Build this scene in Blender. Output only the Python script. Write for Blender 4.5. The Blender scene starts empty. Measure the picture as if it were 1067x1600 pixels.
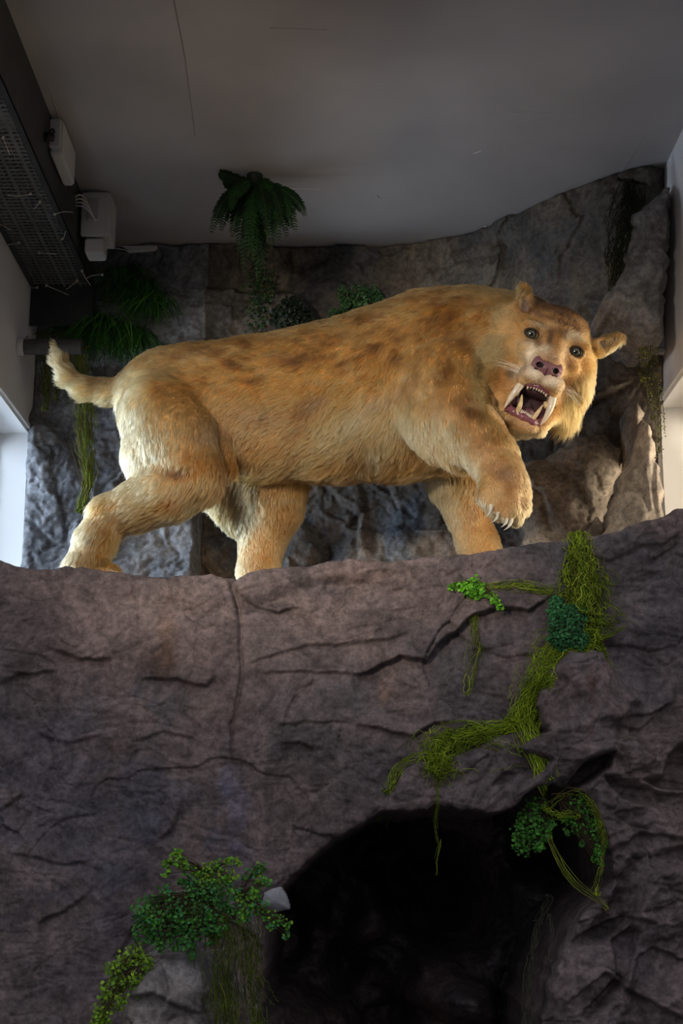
import bpy, math, random
import numpy as np
from mathutils import Vector, kdtree

# ------------------------------------------------------------------ camera, world, lights, exposure
SC = bpy.context.scene
COL = SC.collection
F_PX, PITCH, CAM_Z = 2300.0, math.radians(13.1), 1.6
cam_data = bpy.data.cameras.new('camera')
cam = bpy.data.objects.new('camera', cam_data)
COL.objects.link(cam)
cam.location = (0, 0, CAM_Z)
cam.rotation_euler = (math.pi/2 + PITCH, 0, 0)
cam_data.sensor_fit = 'VERTICAL'
cam_data.sensor_height = 36.0
cam_data.lens = F_PX/1600*36.0
cam_data.clip_start = 0.05
SC.camera = cam

SC.view_settings.view_transform = 'Standard'
SC.view_settings.look = 'None'
SC.view_settings.gamma = 1
SC.view_settings.exposure = 0.0
SC.view_settings.use_curve_mapping = False
SC.cycles.use_denoising = True
SC.cycles.max_bounces = 6
SC.cycles.diffuse_bounces = 4
SC.cycles.glossy_bounces = 2
SC.cycles.transmission_bounces = 3
SC.cycles.sample_clamp_indirect = 4

world = bpy.data.worlds.new('hall')
SC.world = world
world.use_nodes = True
wn = world.node_tree.nodes; wl = world.node_tree.links
bg = wn['Background']
tc = wn.new('ShaderNodeTexCoord'); sx = wn.new('ShaderNodeSeparateXYZ'); ramp = wn.new('ShaderNodeValToRGB')
mr = wn.new('ShaderNodeMapRange'); mr.inputs[1].default_value = -1; mr.inputs[2].default_value = 1
wl.new(tc.outputs['Generated'], sx.inputs[0]); wl.new(sx.outputs[2], mr.inputs[0]); wl.new(mr.outputs[0], ramp.inputs[0])
wl.new(ramp.outputs[0], bg.inputs[0])
e = ramp.color_ramp.elements
e[0].position = 0.0; e[0].color = (0.05, 0.05, 0.055, 1)
e[1].position = 1.0; e[1].color = (0.95, 0.93, 1.0, 1)
x_ = e.new(0.49); x_.color = (0.09, 0.088, 0.092, 1)
x_ = e.new(0.60); x_.color = (0.55, 0.53, 0.57, 1)
bg.inputs[1].default_value = 1.0

def area(name, loc, aim, sx_, sy_, power, color, spread=180):
    l = bpy.data.lights.new(name, 'AREA'); l.shape = 'RECTANGLE'; l.size = sx_; l.size_y = sy_
    l.energy = power; l.color = color; l.spread = math.radians(spread)
    o = bpy.data.objects.new(name, l); COL.objects.link(o)
    o.location = loc
    o.rotation_euler = (Vector(aim) - Vector(loc)).to_track_quat('-Z', 'Y').to_euler()
    return o
def spot(name, loc, aim, power, color, ang, blend, size):
    l = bpy.data.lights.new(name, 'SPOT'); l.energy = power; l.color = color
    l.spot_size = math.radians(ang); l.spot_blend = blend; l.shadow_soft_size = size
    o = bpy.data.objects.new(name, l); COL.objects.link(o); o.location = loc
    o.rotation_euler = (Vector(aim) - Vector(loc)).to_track_quat('-Z', 'Y').to_euler()
    return o
area('daylight_left', (-1.62, 4.85, 2.78), (-0.6, 4.98, 2.66), 1.5, 1.15, 66.0, (0.72, 0.84, 1.0))
area('daylight_right', (1.62, 4.55, 2.78), (0.7, 4.72, 2.66), 1.4, 1.1, 42.0, (1.0, 0.80, 0.58))
spot('front_fill_spot', (-1.5, 0.6, 3.05), (0.06, 4.6, 2.86), 620.0, (1.0, 0.86, 0.69), 31, 1.0, 0.30)  # added unseen front fill to brighten the cat and upper ledge

# ------------------------------------------------------------------ pixel rays to world points
CP, SP = math.cos(PITCH), math.sin(PITCH)
def at(px, py, Y):
    a = (px-533.5)/F_PX; b = (800.0-py)/F_PX
    dx, dy, dz = a, CP - b*SP, SP + b*CP
    t = Y/dy
    return np.array([dx*t, Y, CAM_Z + dz*t])
def depth(p): return p[..., 1]*CP + (p[..., 2]-CAM_Z)*SP
def mpp(p): return depth(p)/F_PX
def proj(p):
    p = np.asarray(p, float); d = depth(p)
    u = -p[..., 1]*SP + (p[..., 2]-CAM_Z)*CP
    return np.stack([533.5 + p[..., 0]/d*F_PX, 800.0 - u/d*F_PX], -1)

# ------------------------------------------------------------------ numpy noise
_rng = np.random.default_rng(7)
_perm = _rng.permutation(256).astype(np.int64); _perm = np.concatenate([_perm, _perm, _perm])
_grad = _rng.normal(size=(256, 3)); _grad /= np.linalg.norm(_grad, axis=1)[:, None]
def perlin(p):
    p = np.asarray(p, float)
    i = np.floor(p).astype(np.int64); f = p - i
    u = f*f*f*(f*(f*6-15)+10)
    i &= 255
    r = 0
    for cx in (0, 1):
        for cy in (0, 1):
            for cz in (0, 1):
                h = _perm[_perm[_perm[(i[..., 0]+cx)] + i[..., 1]+cy & 511] + i[..., 2]+cz & 511]
                g = _grad[h]
                d = g[..., 0]*(f[..., 0]-cx)+g[..., 1]*(f[..., 1]-cy)+g[..., 2]*(f[..., 2]-cz)
                w = (u[..., 0] if cx else 1-u[..., 0])*(u[..., 1] if cy else 1-u[..., 1])*(u[..., 2] if cz else 1-u[..., 2])
                r = r + w*d
    return r*1.5
def fbm(p, o=4, g=0.5, l=2.03):
    a, r = 1.0, 0
    for k in range(o):
        r = r + a*perlin(p*l**k + k*17.3); a *= g
    return r
def ridged(p, o=4, g=0.55, l=2.1):
    a, r = 1.0, 0
    for k in range(o):
        r = r + a*(0.35-np.abs(perlin(p*l**k + k*9.1))); a *= g
    return r
_cp = _rng.random((256, 2)); _cg = _rng.normal(size=(256, 2)); _co = _rng.random(256)
def facets(q):
    """2D cells, each its own tilted plane; returns height, crease distance"""
    i = np.floor(q).astype(np.int64)
    b1 = np.full(q.shape[:-1], 9.0); b2 = b1.copy(); h = np.zeros_like(b1)
    for ox in (-1, 0, 1):
        for oy in (-1, 0, 1):
            c = i + np.array([ox, oy]); k = _perm[_perm[c[..., 0] & 255] + (c[..., 1] & 255)]
            d = q - c - _cp[k]
            dd = np.sqrt((d**2).sum(-1))
            hh = (d*_cg[k]).sum(-1)*0.5 + _co[k]
            m = dd < b1
            b2 = np.where(m, b1, np.minimum(b2, dd)); h = np.where(m, hh, h); b1 = np.where(m, dd, b1)
    return h, b2-b1
def folds(q, a=1.1, g=0.55):
    """continuous crumpled-sheet relief: crisp valleys from a max of tilted bowls, crisp ridges from a min"""
    i = np.floor(q).astype(np.int64)
    U = np.full(q.shape[:-1], -9.0); L = np.full(q.shape[:-1], 9.0)
    for ox in (-1, 0, 1):
        for oy in (-1, 0, 1):
            c = i + np.array([ox, oy]); k = _perm[_perm[c[..., 0] & 255] + (c[..., 1] & 255)]
            d = q - c - _cp[k]; r2 = (d**2).sum(-1)
            pl = (d*_cg[k]).sum(-1)*g*0.5
            U = np.maximum(U, _co[k]*.35 + pl - a*r2); L = np.minimum(L, (1-_co[k])*.35 - pl*.9 + a*r2)
    return U+L
def sstep(a, b, x):
    t = np.clip((x-a)/(b-a), 0, 1); return t*t*(3-2*t)

# ------------------------------------------------------------------ mesh helpers
def link(o, parent=None):
    COL.objects.link(o)
    if parent is not None: o.parent = parent
    return o
def mesh(name, V, Fc, mat, parent=None, smooth=True, attr=None):
    """V (n,3); Fc list of arrays of (m,3)/(m,4) or a python list of tuples"""
    me = bpy.data.meshes.new(name)
    V = np.asarray(V, np.float32)
    if isinstance(Fc, np.ndarray): Fc = [Fc]
    Fc = [np.asarray(f, np.int32) for f in Fc if len(f)]
    loops = np.concatenate([f.ravel() for f in Fc])
    tot = np.concatenate([np.full(len(f), f.shape[1], np.int32) for f in Fc])
    start = np.concatenate([[0], np.cumsum(tot)[:-1]]).astype(np.int32)
    me.vertices.add(len(V)); me.vertices.foreach_set('co', V.ravel())
    me.loops.add(len(loops)); me.loops.foreach_set('vertex_index', loops)
    me.polygons.add(len(tot)); me.polygons.foreach_set('loop_start', start)
    me.update(calc_edges=True)
    me.polygons.foreach_set('use_smooth', np.full(len(tot), smooth))
    if attr is not None:
        a = me.color_attributes.new('tint', 'FLOAT_COLOR', 'POINT')
        c = np.ones((len(V), 4), np.float32); c[:, :3] = attr
        a.data.foreach_set('color', c.ravel())
    me.validate()
    for m in (mat if isinstance(mat, (list, tuple)) else [mat]): me.materials.append(m)
    return link(bpy.data.objects.new(name, me), parent)
def tagit(o, label, cat, group=None, kind=None):
    if label: o['label'] = label
    if cat: o['category'] = cat
    if group: o['group'] = group
    if kind: o['kind'] = kind
    return o
def struct(o): o['kind'] = 'structure'; return o
def thing(name, label, cat, loc=(0, 0, 0), group=None):
    o = bpy.data.objects.new(name, None); COL.objects.link(o)
    o.empty_display_size = 0.05
    o.location = loc
    tagit(o, label, cat, group)
    return o
def keep(o, parent):
    """parent with the child geometry staying in world space"""
    o.parent = parent
    o.matrix_parent_inverse = __import__('mathutils').Matrix.Translation(-Vector(parent.location))
    return o
class MB:
    def __init__(s): s.V = []; s.F3 = []; s.F4 = []; s.n = 0; s.C = []
    def add(s, V, F, col=None):
        V = np.asarray(V, float).reshape(-1, 3); F = np.asarray(F, int)
        s.V.append(V)
        (s.F3 if F.shape[1] == 3 else s.F4).append(F + s.n)
        s.C.append(np.tile(np.asarray(col if col is not None else (1, 1, 1), float), (len(V), 1)))
        s.n += len(V)
    def box(s, lo, hi, col=None):
        x0, y0, z0 = lo; x1, y1, z1 = hi
        V = [(x0,y0,z0),(x1,y0,z0),(x1,y1,z0),(x0,y1,z0),(x0,y0,z1),(x1,y0,z1),(x1,y1,z1),(x0,y1,z1)]
        s.add(V, [(0,3,2,1),(4,5,6,7),(0,1,5,4),(1,2,6,5),(2,3,7,6),(3,0,4,7)], col)
    def tube(s, P, R, n=6, col=None, flat=1.0):
        P = np.asarray(P, float); m = len(P)
        R = np.broadcast_to(np.asarray(R, float), (m,))
        T = np.gradient(P, axis=0); T /= np.linalg.norm(T, axis=1)[:, None]+1e-9
        a = np.array([0.31, -0.9, 0.25]); A = np.cross(T, a); A /= np.linalg.norm(A, axis=1)[:, None]+1e-9
        B = np.cross(T, A)
        th = np.arange(n)/n*2*math.pi
        V = P[:, None]+R[:, None, None]*(np.cos(th)[None, :, None]*A[:, None]*flat+np.sin(th)[None, :, None]*B[:, None])
        i = np.arange(m-1)[:, None]*n; j = np.arange(n)[None]; k = (j+1) % n
        F = np.stack([i+j, i+k, i+n+k, i+n+j], -1).reshape(-1, 4)
        s.add(V.reshape(-1, 3), F, col)
        if R[0] > 1e-4: s.add(V[0], [(0, k+1, k+2) for k in range(n-2)], col)
        if R[-1] > 1e-4: s.add(V[-1], [(0, k+2, k+1) for k in range(n-2)], col)
    def build(s, name, mat, parent=None, smooth=True, tint=False):
        Fs = []
        if s.F3: Fs.append(np.concatenate(s.F3))
        if s.F4: Fs.append(np.concatenate(s.F4))
        return mesh(name, np.concatenate(s.V), Fs, mat, parent, smooth, np.concatenate(s.C) if tint else None)

# ------------------------------------------------------------------ materials
def newmat(name):
    m = bpy.data.materials.new(name); m.use_nodes = True
    return m, m.node_tree.nodes, m.node_tree.links, m.node_tree.nodes['Principled BSDF']
def plain(name, col, rough=0.6, spec=0.3, noise=0.0, scale=20, bump=0.0, metal=0.0, trans=0.0, coat=0.0):
    m, n, l, b = newmat(name)
    b.inputs['Base Color'].default_value = (*col, 1); b.inputs['Roughness'].default_value = rough
    b.inputs['Specular IOR Level'].default_value = spec; b.inputs['Metallic'].default_value = metal
    b.inputs['Transmission Weight'].default_value = trans; b.inputs['Coat Weight'].default_value = coat
    if noise or bump:
        t = n.new('ShaderNodeTexCoord'); x = n.new('ShaderNodeTexNoise'); x.inputs['Scale'].default_value = scale
        x.inputs['Detail'].default_value = 5
        l.new(t.outputs['Object'], x.inputs['Vector'])
        if noise:
            r = n.new('ShaderNodeValToRGB'); l.new(x.outputs['Fac'], r.inputs[0])
            r.color_ramp.elements[0].position = 0.3; r.color_ramp.elements[1].position = 0.7
            r.color_ramp.elements[0].color = (*[c*(1-noise) for c in col], 1)
            r.color_ramp.elements[1].color = (*[min(1, c*(1+noise)) for c in col], 1)
            l.new(r.outputs[0], b.inputs['Base Color'])
        if bump:
            u = n.new('ShaderNodeBump'); u.inputs['Strength'].default_value = bump; u.inputs['Distance'].default_value = 0.01
            l.new(x.outputs['Fac'], u.inputs['Height']); l.new(u.outputs[0], b.inputs['Normal'])
    return m
def tinted(name, rough=0.6, spec=0.3, mul=(1, 1, 1), bump=0.0, scale=40, var=0.15, coat=0.0):
    m, n, l, b = newmat(name)
    b.inputs['Roughness'].default_value = rough; b.inputs['Specular IOR Level'].default_value = spec
    b.inputs['Coat Weight'].default_value = coat
    a = n.new('ShaderNodeAttribute'); a.attribute_name = 'tint'
    t = n.new('ShaderNodeTexCoord'); x = n.new('ShaderNodeTexNoise'); x.inputs['Scale'].default_value = scale
    l.new(t.outputs['Object'], x.inputs['Vector'])
    r = n.new('ShaderNodeMapRange'); r.inputs[1].default_value = 0.3; r.inputs[2].default_value = 0.7
    r.inputs[3].default_value = 1-var; r.inputs[4].default_value = 1+var
    l.new(x.outputs['Fac'], r.inputs[0])
    v = n.new('ShaderNodeVectorMath'); v.operation = 'MULTIPLY'; v.inputs[1].default_value = mul
    w = n.new('ShaderNodeVectorMath'); w.operation = 'SCALE'
    l.new(a.outputs['Color'], v.inputs[0]); l.new(v.outputs[0], w.inputs[0]); l.new(r.outputs[0], w.inputs['Scale'])
    l.new(w.outputs[0], b.inputs['Base Color'])
    if bump:
        u = n.new('ShaderNodeBump'); u.inputs['Strength'].default_value = bump; u.inputs['Distance'].default_value = 0.004
        l.new(x.outputs['Fac'], u.inputs['Height']); l.new(u.outputs[0], b.inputs['Normal'])
    return m
def rockmat(name, cols, patch=2.2, fine=1.0, seed=0.0, rough=0.78, tint=False):
    """faux stone: three base colours in broad patches, speckle, pale veins and a creased cloth-like bump"""
    m, n, l, b = newmat(name)
    b.inputs['Roughness'].default_value = rough; b.inputs['Specular IOR Level'].default_value = 0.25
    t = n.new('ShaderNodeTexCoord'); mp = n.new('ShaderNodeMapping'); mp.inputs['Location'].default_value = (seed, seed*.7, -seed)
    l.new(t.outputs['Object'], mp.inputs['Vector'])
    def nz(scale, det=6, rgh=0.6, dist=0.0):
        x = n.new('ShaderNodeTexNoise'); x.inputs['Scale'].default_value = scale; x.inputs['Detail'].default_value = det
        x.inputs['Roughness'].default_value = rgh; x.inputs['Distortion'].default_value = dist
        l.new(mp.outputs[0], x.inputs['Vector']); return x
    a = nz(patch, 7, 0.62, 0.4)
    r = n.new('ShaderNodeValToRGB'); l.new(a.outputs['Fac'], r.inputs[0])
    e = r.color_ramp.elements
    e[0].position = 0.34; e[0].color = (*cols[0], 1); e[1].position = 0.66; e[1].color = (*cols[2], 1)
    k = e.new(0.5); k.color = (*cols[1], 1)
    # speckle
    s = nz(55, 8, 0.75); s2 = nz(9, 6, 0.7, 1.0)
    mx = n.new('ShaderNodeMix'); mx.data_type = 'RGBA'; mx.blend_type = 'MULTIPLY'; mx.inputs[0].default_value = 1.0
    rr = n.new('ShaderNodeMapRange'); rr.inputs[1].default_value = 0.38; rr.inputs[2].default_value = 0.62; rr.inputs[3].default_value = 0.66; rr.inputs[4].default_value = 1.34
    l.new(s.outputs['Fac'], rr.inputs[0]); l.new(r.outputs[0], mx.inputs[6]); l.new(rr.outputs[0], mx.inputs[7])
    mx2 = n.new('ShaderNodeMix'); mx2.data_type = 'RGBA'; mx2.blend_type = 'MULTIPLY'; mx2.inputs[0].default_value = 1.0
    r2 = n.new('ShaderNodeMapRange'); r2.inputs[1].default_value = 0.38; r2.inputs[2].default_value = 0.62; r2.inputs[3].default_value = 0.66; r2.inputs[4].default_value = 1.34
    l.new(s2.outputs['Fac'], r2.inputs[0]); l.new(mx.outputs[2], mx2.inputs[6]); l.new(r2.outputs[0], mx2.inputs[7])
    # pale veins
    v = n.new('ShaderNodeTexNoise'); v.inputs['Scale'].default_value = 3.3; v.inputs['Detail'].default_value = 4; v.inputs['Distortion'].default_value = 0.8
    l.new(mp.outputs[0], v.inputs['Vector'])
    vm = n.new('ShaderNodeMath'); vm.operation = 'SUBTRACT'; vm.inputs[1].default_value = 0.5; l.new(v.outputs['Fac'], vm.inputs[0])
    va = n.new('ShaderNodeMath'); va.operation = 'ABSOLUTE'; l.new(vm.outputs[0], va.inputs[0])
    vr = n.new('ShaderNodeMapRange'); vr.inputs[1].default_value = 0.0; vr.inputs[2].default_value = 0.006; vr.inputs[3].default_value = 0.10; vr.inputs[4].default_value = 0.0
    l.new(va.outputs[0], vr.inputs[0])
    mx3 = n.new('ShaderNodeMix'); mx3.data_type = 'RGBA'
    mx3.inputs[7].default_value = (*[min(1, c*2.6) for c in cols[2]], 1)
    l.new(vr.outputs[0], mx3.inputs[0]); l.new(mx2.outputs[2], mx3.inputs[6]); l.new(mx3.outputs[2], b.inputs['Base Color'])
    if tint:
        ta = n.new('ShaderNodeAttribute'); ta.attribute_name = 'tint'
        mt = n.new('ShaderNodeMix'); mt.data_type = 'RGBA'; mt.blend_type = 'MULTIPLY'; mt.inputs[0].default_value = 1.0
        l.new(mx3.outputs[2], mt.inputs[6]); l.new(ta.outputs['Color'], mt.inputs[7]); l.new(mt.outputs[2], b.inputs['Base Color'])
    # bump: creases + grain
    c = n.new('ShaderNodeTexNoise'); c.inputs['Scale'].default_value = 11*fine; c.inputs['Detail'].default_value = 9; c.inputs['Roughness'].default_value = 0.62
    c.noise_type = 'RIDGED_MULTIFRACTAL' if hasattr(c, 'noise_type') else c.noise_type
    l.new(mp.outputs[0], c.inputs['Vector'])
    u1 = n.new('ShaderNodeBump'); u1.inputs['Strength'].default_value = 0.75; u1.inputs['Distance'].default_value = 0.015
    l.new(c.outputs['Fac'], u1.inputs['Height'])
    g = nz(130, 5, 0.7)
    u2 = n.new('ShaderNodeBump'); u2.inputs['Strength'].default_value = 0.35; u2.inputs['Distance'].default_value = 0.003
    l.new(g.outputs['Fac'], u2.inputs['Height']); l.new(u1.outputs[0], u2.inputs['Normal']); l.new(u2.outputs[0], b.inputs['Normal'])
    return m
M_FRONT = rockmat('ledge_stone', [(0.074, 0.069, 0.075), (0.122, 0.097, 0.097), (0.172, 0.131, 0.125)], 2.1, 1.0, 3.1, tint=True)
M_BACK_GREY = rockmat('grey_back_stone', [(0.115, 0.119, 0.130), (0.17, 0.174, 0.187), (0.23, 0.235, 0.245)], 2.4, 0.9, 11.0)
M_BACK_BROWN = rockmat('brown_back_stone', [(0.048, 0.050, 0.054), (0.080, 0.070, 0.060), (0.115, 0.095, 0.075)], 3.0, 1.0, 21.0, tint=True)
M_WALL = plain('white_wall_paint', (0.78, 0.76, 0.77), 0.7, 0.2, 0.03, 6, 0.05)
M_FRAME = plain('white_window_frame', (0.80, 0.80, 0.80), 0.45, 0.4)
M_METAL = plain('dark_perforated_metal', (0.12, 0.125, 0.12), 0.5, 0.4, 0.35, 9, 0.0, 0.3)
M_BOX = plain('white_plastic', (0.55, 0.54, 0.53), 0.5, 0.4)
M_CABLE = plain('pale_cable', (0.55, 0.53, 0.46), 0.5, 0.4)
M_BLACK = plain('black_rubber', (0.012, 0.012, 0.013), 0.5, 0.3)
M_LEAF = tinted('leaf', 0.55, 0.3, (1, 1, 1), 0, 30, 0.35)
M_MOSS = tinted('moss_strand', 0.7, 0.2, (1, 1, 1), 0, 18, 0.35)
# ------------------------------------------------------------------ room shell
CEIL = 3.97; XL, XR = -1.20, 1.144
def ceiling_mat():
    m, n, l, b = newmat('ceiling_plaster')
    b.inputs['Roughness'].default_value = 0.55; b.inputs['Specular IOR Level'].default_value = 0.35
    t = n.new('ShaderNodeTexCoord')
    x = n.new('ShaderNodeTexNoise'); x.inputs['Scale'].default_value = 1.6; x.inputs['Detail'].default_value = 5
    l.new(t.outputs['Object'], x.inputs['Vector'])
    r = n.new('ShaderNodeValToRGB'); l.new(x.outputs['Fac'], r.inputs[0])
    r.color_ramp.elements[0].position = 0.35; r.color_ramp.elements[0].color = (0.36, 0.345, 0.345, 1)
    r.color_ramp.elements[1].position = 0.7; r.color_ramp.elements[1].color = (0.48, 0.455, 0.45, 1)
    mp = n.new('ShaderNodeMapping'); mp.inputs['Scale'].default_value = (2.2, 30, 30)
    l.new(t.outputs['Object'], mp.inputs['Vector'])
    s = n.new('ShaderNodeTexNoise'); s.inputs['Scale'].default_value = 2.2; s.inputs['Detail'].default_value = 4
    l.new(mp.outputs[0], s.inputs['Vector'])
    sr = n.new('ShaderNodeMapRange'); sr.inputs[1].default_value = 0.74; sr.inputs[2].default_value = 0.77; sr.inputs[3].default_value = 0; sr.inputs[4].default_value = 0.35
    l.new(s.outputs['Fac'], sr.inputs[0])
    mx = n.new('ShaderNodeMix'); mx.data_type = 'RGBA'; mx.inputs[7].default_value = (0.6, 0.58, 0.56, 1)
    l.new(sr.outputs[0], mx.inputs[0]); l.new(r.outputs[0], mx.inputs[6]); l.new(mx.outputs[2], b.inputs['Base Color'])
    g = n.new('ShaderNodeTexNoise'); g.inputs['Scale'].default_value = 28; g.inputs['Detail'].default_value = 8; g.inputs['Roughness'].default_value = 0.7
    mp2 = n.new('ShaderNodeMapping'); mp2.inputs['Scale'].default_value = (1, 3.5, 1); l.new(t.outputs['Object'], mp2.inputs['Vector'])
    l.new(mp2.outputs[0], g.inputs['Vector'])
    u = n.new('ShaderNodeBump'); u.inputs['Strength'].default_value = 0.22; u.inputs['Distance'].default_value = 0.006
    l.new(g.outputs['Fac'], u.inputs['Height']); l.new(u.outputs[0], b.inputs['Normal'])
    return m
mb = MB(); mb.box((-1.32, 3.0, CEIL), (1.27, 6.2, CEIL+0.12)); struct(mb.build('ceiling', ceiling_mat(), smooth=False))
# thin plaster seam and scratches on the ceiling: the visible fine lines
mb = MB()
def scratch(a, b, w):
    A = at(*a, 4.0); B = at(*b, 4.0)
    out = []
    for q in (a, b):
        d = at(q[0], q[1], 1.0) - np.array([0, 0, CAM_Z]); t = (CEIL-0.0012-CAM_Z)/d[2]; out.append(np.array([0, 0, CAM_Z])+d*t)
    mb.tube(out, w, 4)
scratch((272, 0), (290, 95), 0.0007); scratch((290, 95), (305, 215), 0.0005)
struct(mb.build('trim_1', plain('ceiling_joint_line', (0.16, 0.155, 0.155), 0.8)))
mb = MB()
for q in [((422, 44), (512, 47), .0010), ((455, 295), (500, 296), .0012), ((770, 200), (1010, 158), .0007), ((960, 285), (1005, 215), .0007), ((790, 175), (860, 177), .0006), ((75, 130), (92, 185), .0008), ((740, 240), (752, 236), .002), ((588, 305), (592, 309), .002), ((757, 354), (762, 356), .003)]:
    scratch(*q)
struct(mb.build('trim_2', plain('ceiling_scratch', (0.62, 0.60, 0.58), 0.8)))

def wall_with_hole(name, x0, x1, y0, y1, z0, z1, hy0, hy1, hz0, hz1):
    b = MB()
    b.box((x0, y0, z0), (x1, hy0, z1)); b.box((x0, hy1, z0), (x1, y1, z1))
    b.box((x0, hy0, z0), (x1, hy1, hz0)); b.box((x0, hy0, hz1), (x1, hy1, z1))
    return struct(b.build(name, M_WALL, smooth=False))
WL = (4.25, 5.44, 2.30, 3.185); WR = (4.0, 5.08, 2.30, 3.175)
wall_with_hole('wall_left', XL-0.16, XL, 4.02, 6.2, 0, CEIL, *WL)
wall_with_hole('wall_right', XR, XR+0.16, 3.75, 6.2, 0, CEIL, *WR)
mb = MB(); mb.box((XL-0.16, 6.05, 0), (XR+0.16, 6.2, CEIL)); struct(mb.build('wall_back', M_WALL, smooth=False))
mb = MB(); mb.box((-4, -2, -0.08), (4, 6.3, 0)); struct(mb.build('floor', plain('dark_hall_floor', (0.05, 0.05, 0.052), 0.5, 0.3, 0.2, 3), smooth=False))
glass_m, gn, gl, gb = newmat('window_glass')
gn.remove(gb)
tr_ = gn.new('ShaderNodeBsdfTransparent'); tr_.inputs[0].default_value = (0.95, 0.97, 0.98, 1)
gs_ = gn.new('ShaderNodeBsdfGlossy'); gs_.inputs['Roughness'].default_value = 0.02
fr_ = gn.new('ShaderNodeFresnel'); fr_.inputs['IOR'].default_value = 1.45
mxs = gn.new('ShaderNodeMixShader')
gl.new(fr_.outputs[0], mxs.inputs[0]); gl.new(tr_.outputs[0], mxs.inputs[1]); gl.new(gs_.outputs[0], mxs.inputs[2])
gl.new(mxs.outputs[0], gn['Material Output'].inputs['Surface'])
def window(name, xin, xout, H, sgn):
    """white lined reveal with a frame bar and a pane at its outer side"""
    y0, y1, z0, z1 = H
    root = bpy.data.objects.new(name, None); COL.objects.link(root); struct(root)
    root.location = ((xin+xout)/2, (y0+y1)/2, z0)
    lo, hi = min(xin, xout), max(xin, xout)
    t = 0.012
    b = MB()
    b.box((lo, y0, z0), (hi, y1, z0+t)); b.box((lo, y0, z1-t), (hi, y1, z1))
    b.box((lo, y0, z0+t), (hi, y0+t, z1-t)); b.box((lo, y1-t, z0+t), (hi, y1, z1-t))
    # proud edge strip round the opening on the room side
    e0, e1 = (xin, xin+0.012) if sgn < 0 else (xin-0.012, xin)
    w = 0.016
    b.box((e0, y0-w, z1), (e1, y1+w, z1+w)); b.box((e0, y0-w, z0-w), (e1, y1+w, z0))
    b.box((e0, y0-w, z0), (e1, y0, z1)); b.box((e0, y1, z0), (e1, y1+w, z1))
    keep(b.build('window_reveal', M_FRAME, smooth=False), root)
    b = MB(); xm = xout + (-0.05 if sgn < 0 else 0.05); a0, a1 = min(xm, xout), max(xm, xout)
    f = 0.045; g = 0.004
    Y0, Y1, Z0, Z1 = y0+t+g, y1-t-g, z0+t+g, z1-t-g
    a0 -= 0.0; a1 -= 0.0
    b.box((a0, Y0-t, Z0-t), (a1, Y1+t, Z0+f)); b.box((a0, Y0-t, Z1-f), (a1, Y1+t, Z1+t))
    b.box((a0, Y0-t, Z0), (a1, Y0+f, Z1)); b.box((a0, Y1-0.006, Z0), (a1, Y1+t, Z1))
    ym = (y0+y1)/2; b.box((a0, ym-0.025, Z0), (a1, ym+0.025, Z1))
    keep(b.build('window_frame', M_FRAME, smooth=False), root)
    b = MB(); xg = (a0+a1)/2; b.box((xg-0.003, Y0, Z0), (xg+0.003, Y1, Z1))
    keep(b.build('window_pane', glass_m, smooth=False), root)
    # fine dark joint between reveal lining and frame
    b = MB(); xj = xout; b.box((xj-0.0012, y1-t-0.0015, z0), (xj+0.0012, y1-t+0.0005, z1-t))
    b.box((xj-0.0012, y0, z1-t-0.0005), (xj+0.0012, y1-t, z1-t+0.0015))
    keep(b.build('window_joint', plain('grey_joint', (0.25, 0.26, 0.28), 0.6), smooth=False), root)
    return root
window('window_1', XL, XL-0.115, WL, -1)
window('window_2', XR, XR+0.105, WR, 1)

# ------------------------------------------------------------------ rock relief helpers
def poly_w(pts, Y):
    return np.array([at(x, y, Y)[[0, 2]] for x, y in pts])
def inside(P, poly):
    c = np.zeros(P.shape[:-1], bool); n = len(poly); x, z = P[..., 0], P[..., 1]
    for i in range(n):
        a, b = poly[i], poly[(i+1) % n]
        if a[1] == b[1]: continue
        m = ((a[1] > z) != (b[1] > z)) & (x < (b[0]-a[0])*(z-a[1])/(b[1]-a[1])+a[0])
        c ^= m
    return c
def dist_line(P, pts, closed=False):
    """distance to a polyline plus the side (+ above / left of travel) and how far along (0..1)"""
    best = np.full(P.shape[:-1], 1e9); side = np.zeros_like(best); along = np.zeros_like(best)
    n = len(pts); m = n if closed else n-1
    for i in range(m):
        a, b = pts[i], pts[(i+1) % n]; d = b-a; L = (d**2).sum()+1e-12
        t = np.clip(((P-a) @ d)/L, 0, 1); q = a + t[..., None]*d; v = P-q
        r = np.sqrt((v**2).sum(-1)); s = d[0]*v[..., 1]-d[1]*v[..., 0]
        k = r < best
        best = np.where(k, r, best); side = np.where(k, s, side); along = np.where(k, (i+t)/m, along)
    return best, np.sign(side), along
def sdist(P, poly):
    d, _, _ = dist_line(P, poly, True)
    return np.where(inside(P, poly), d, -d)
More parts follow.
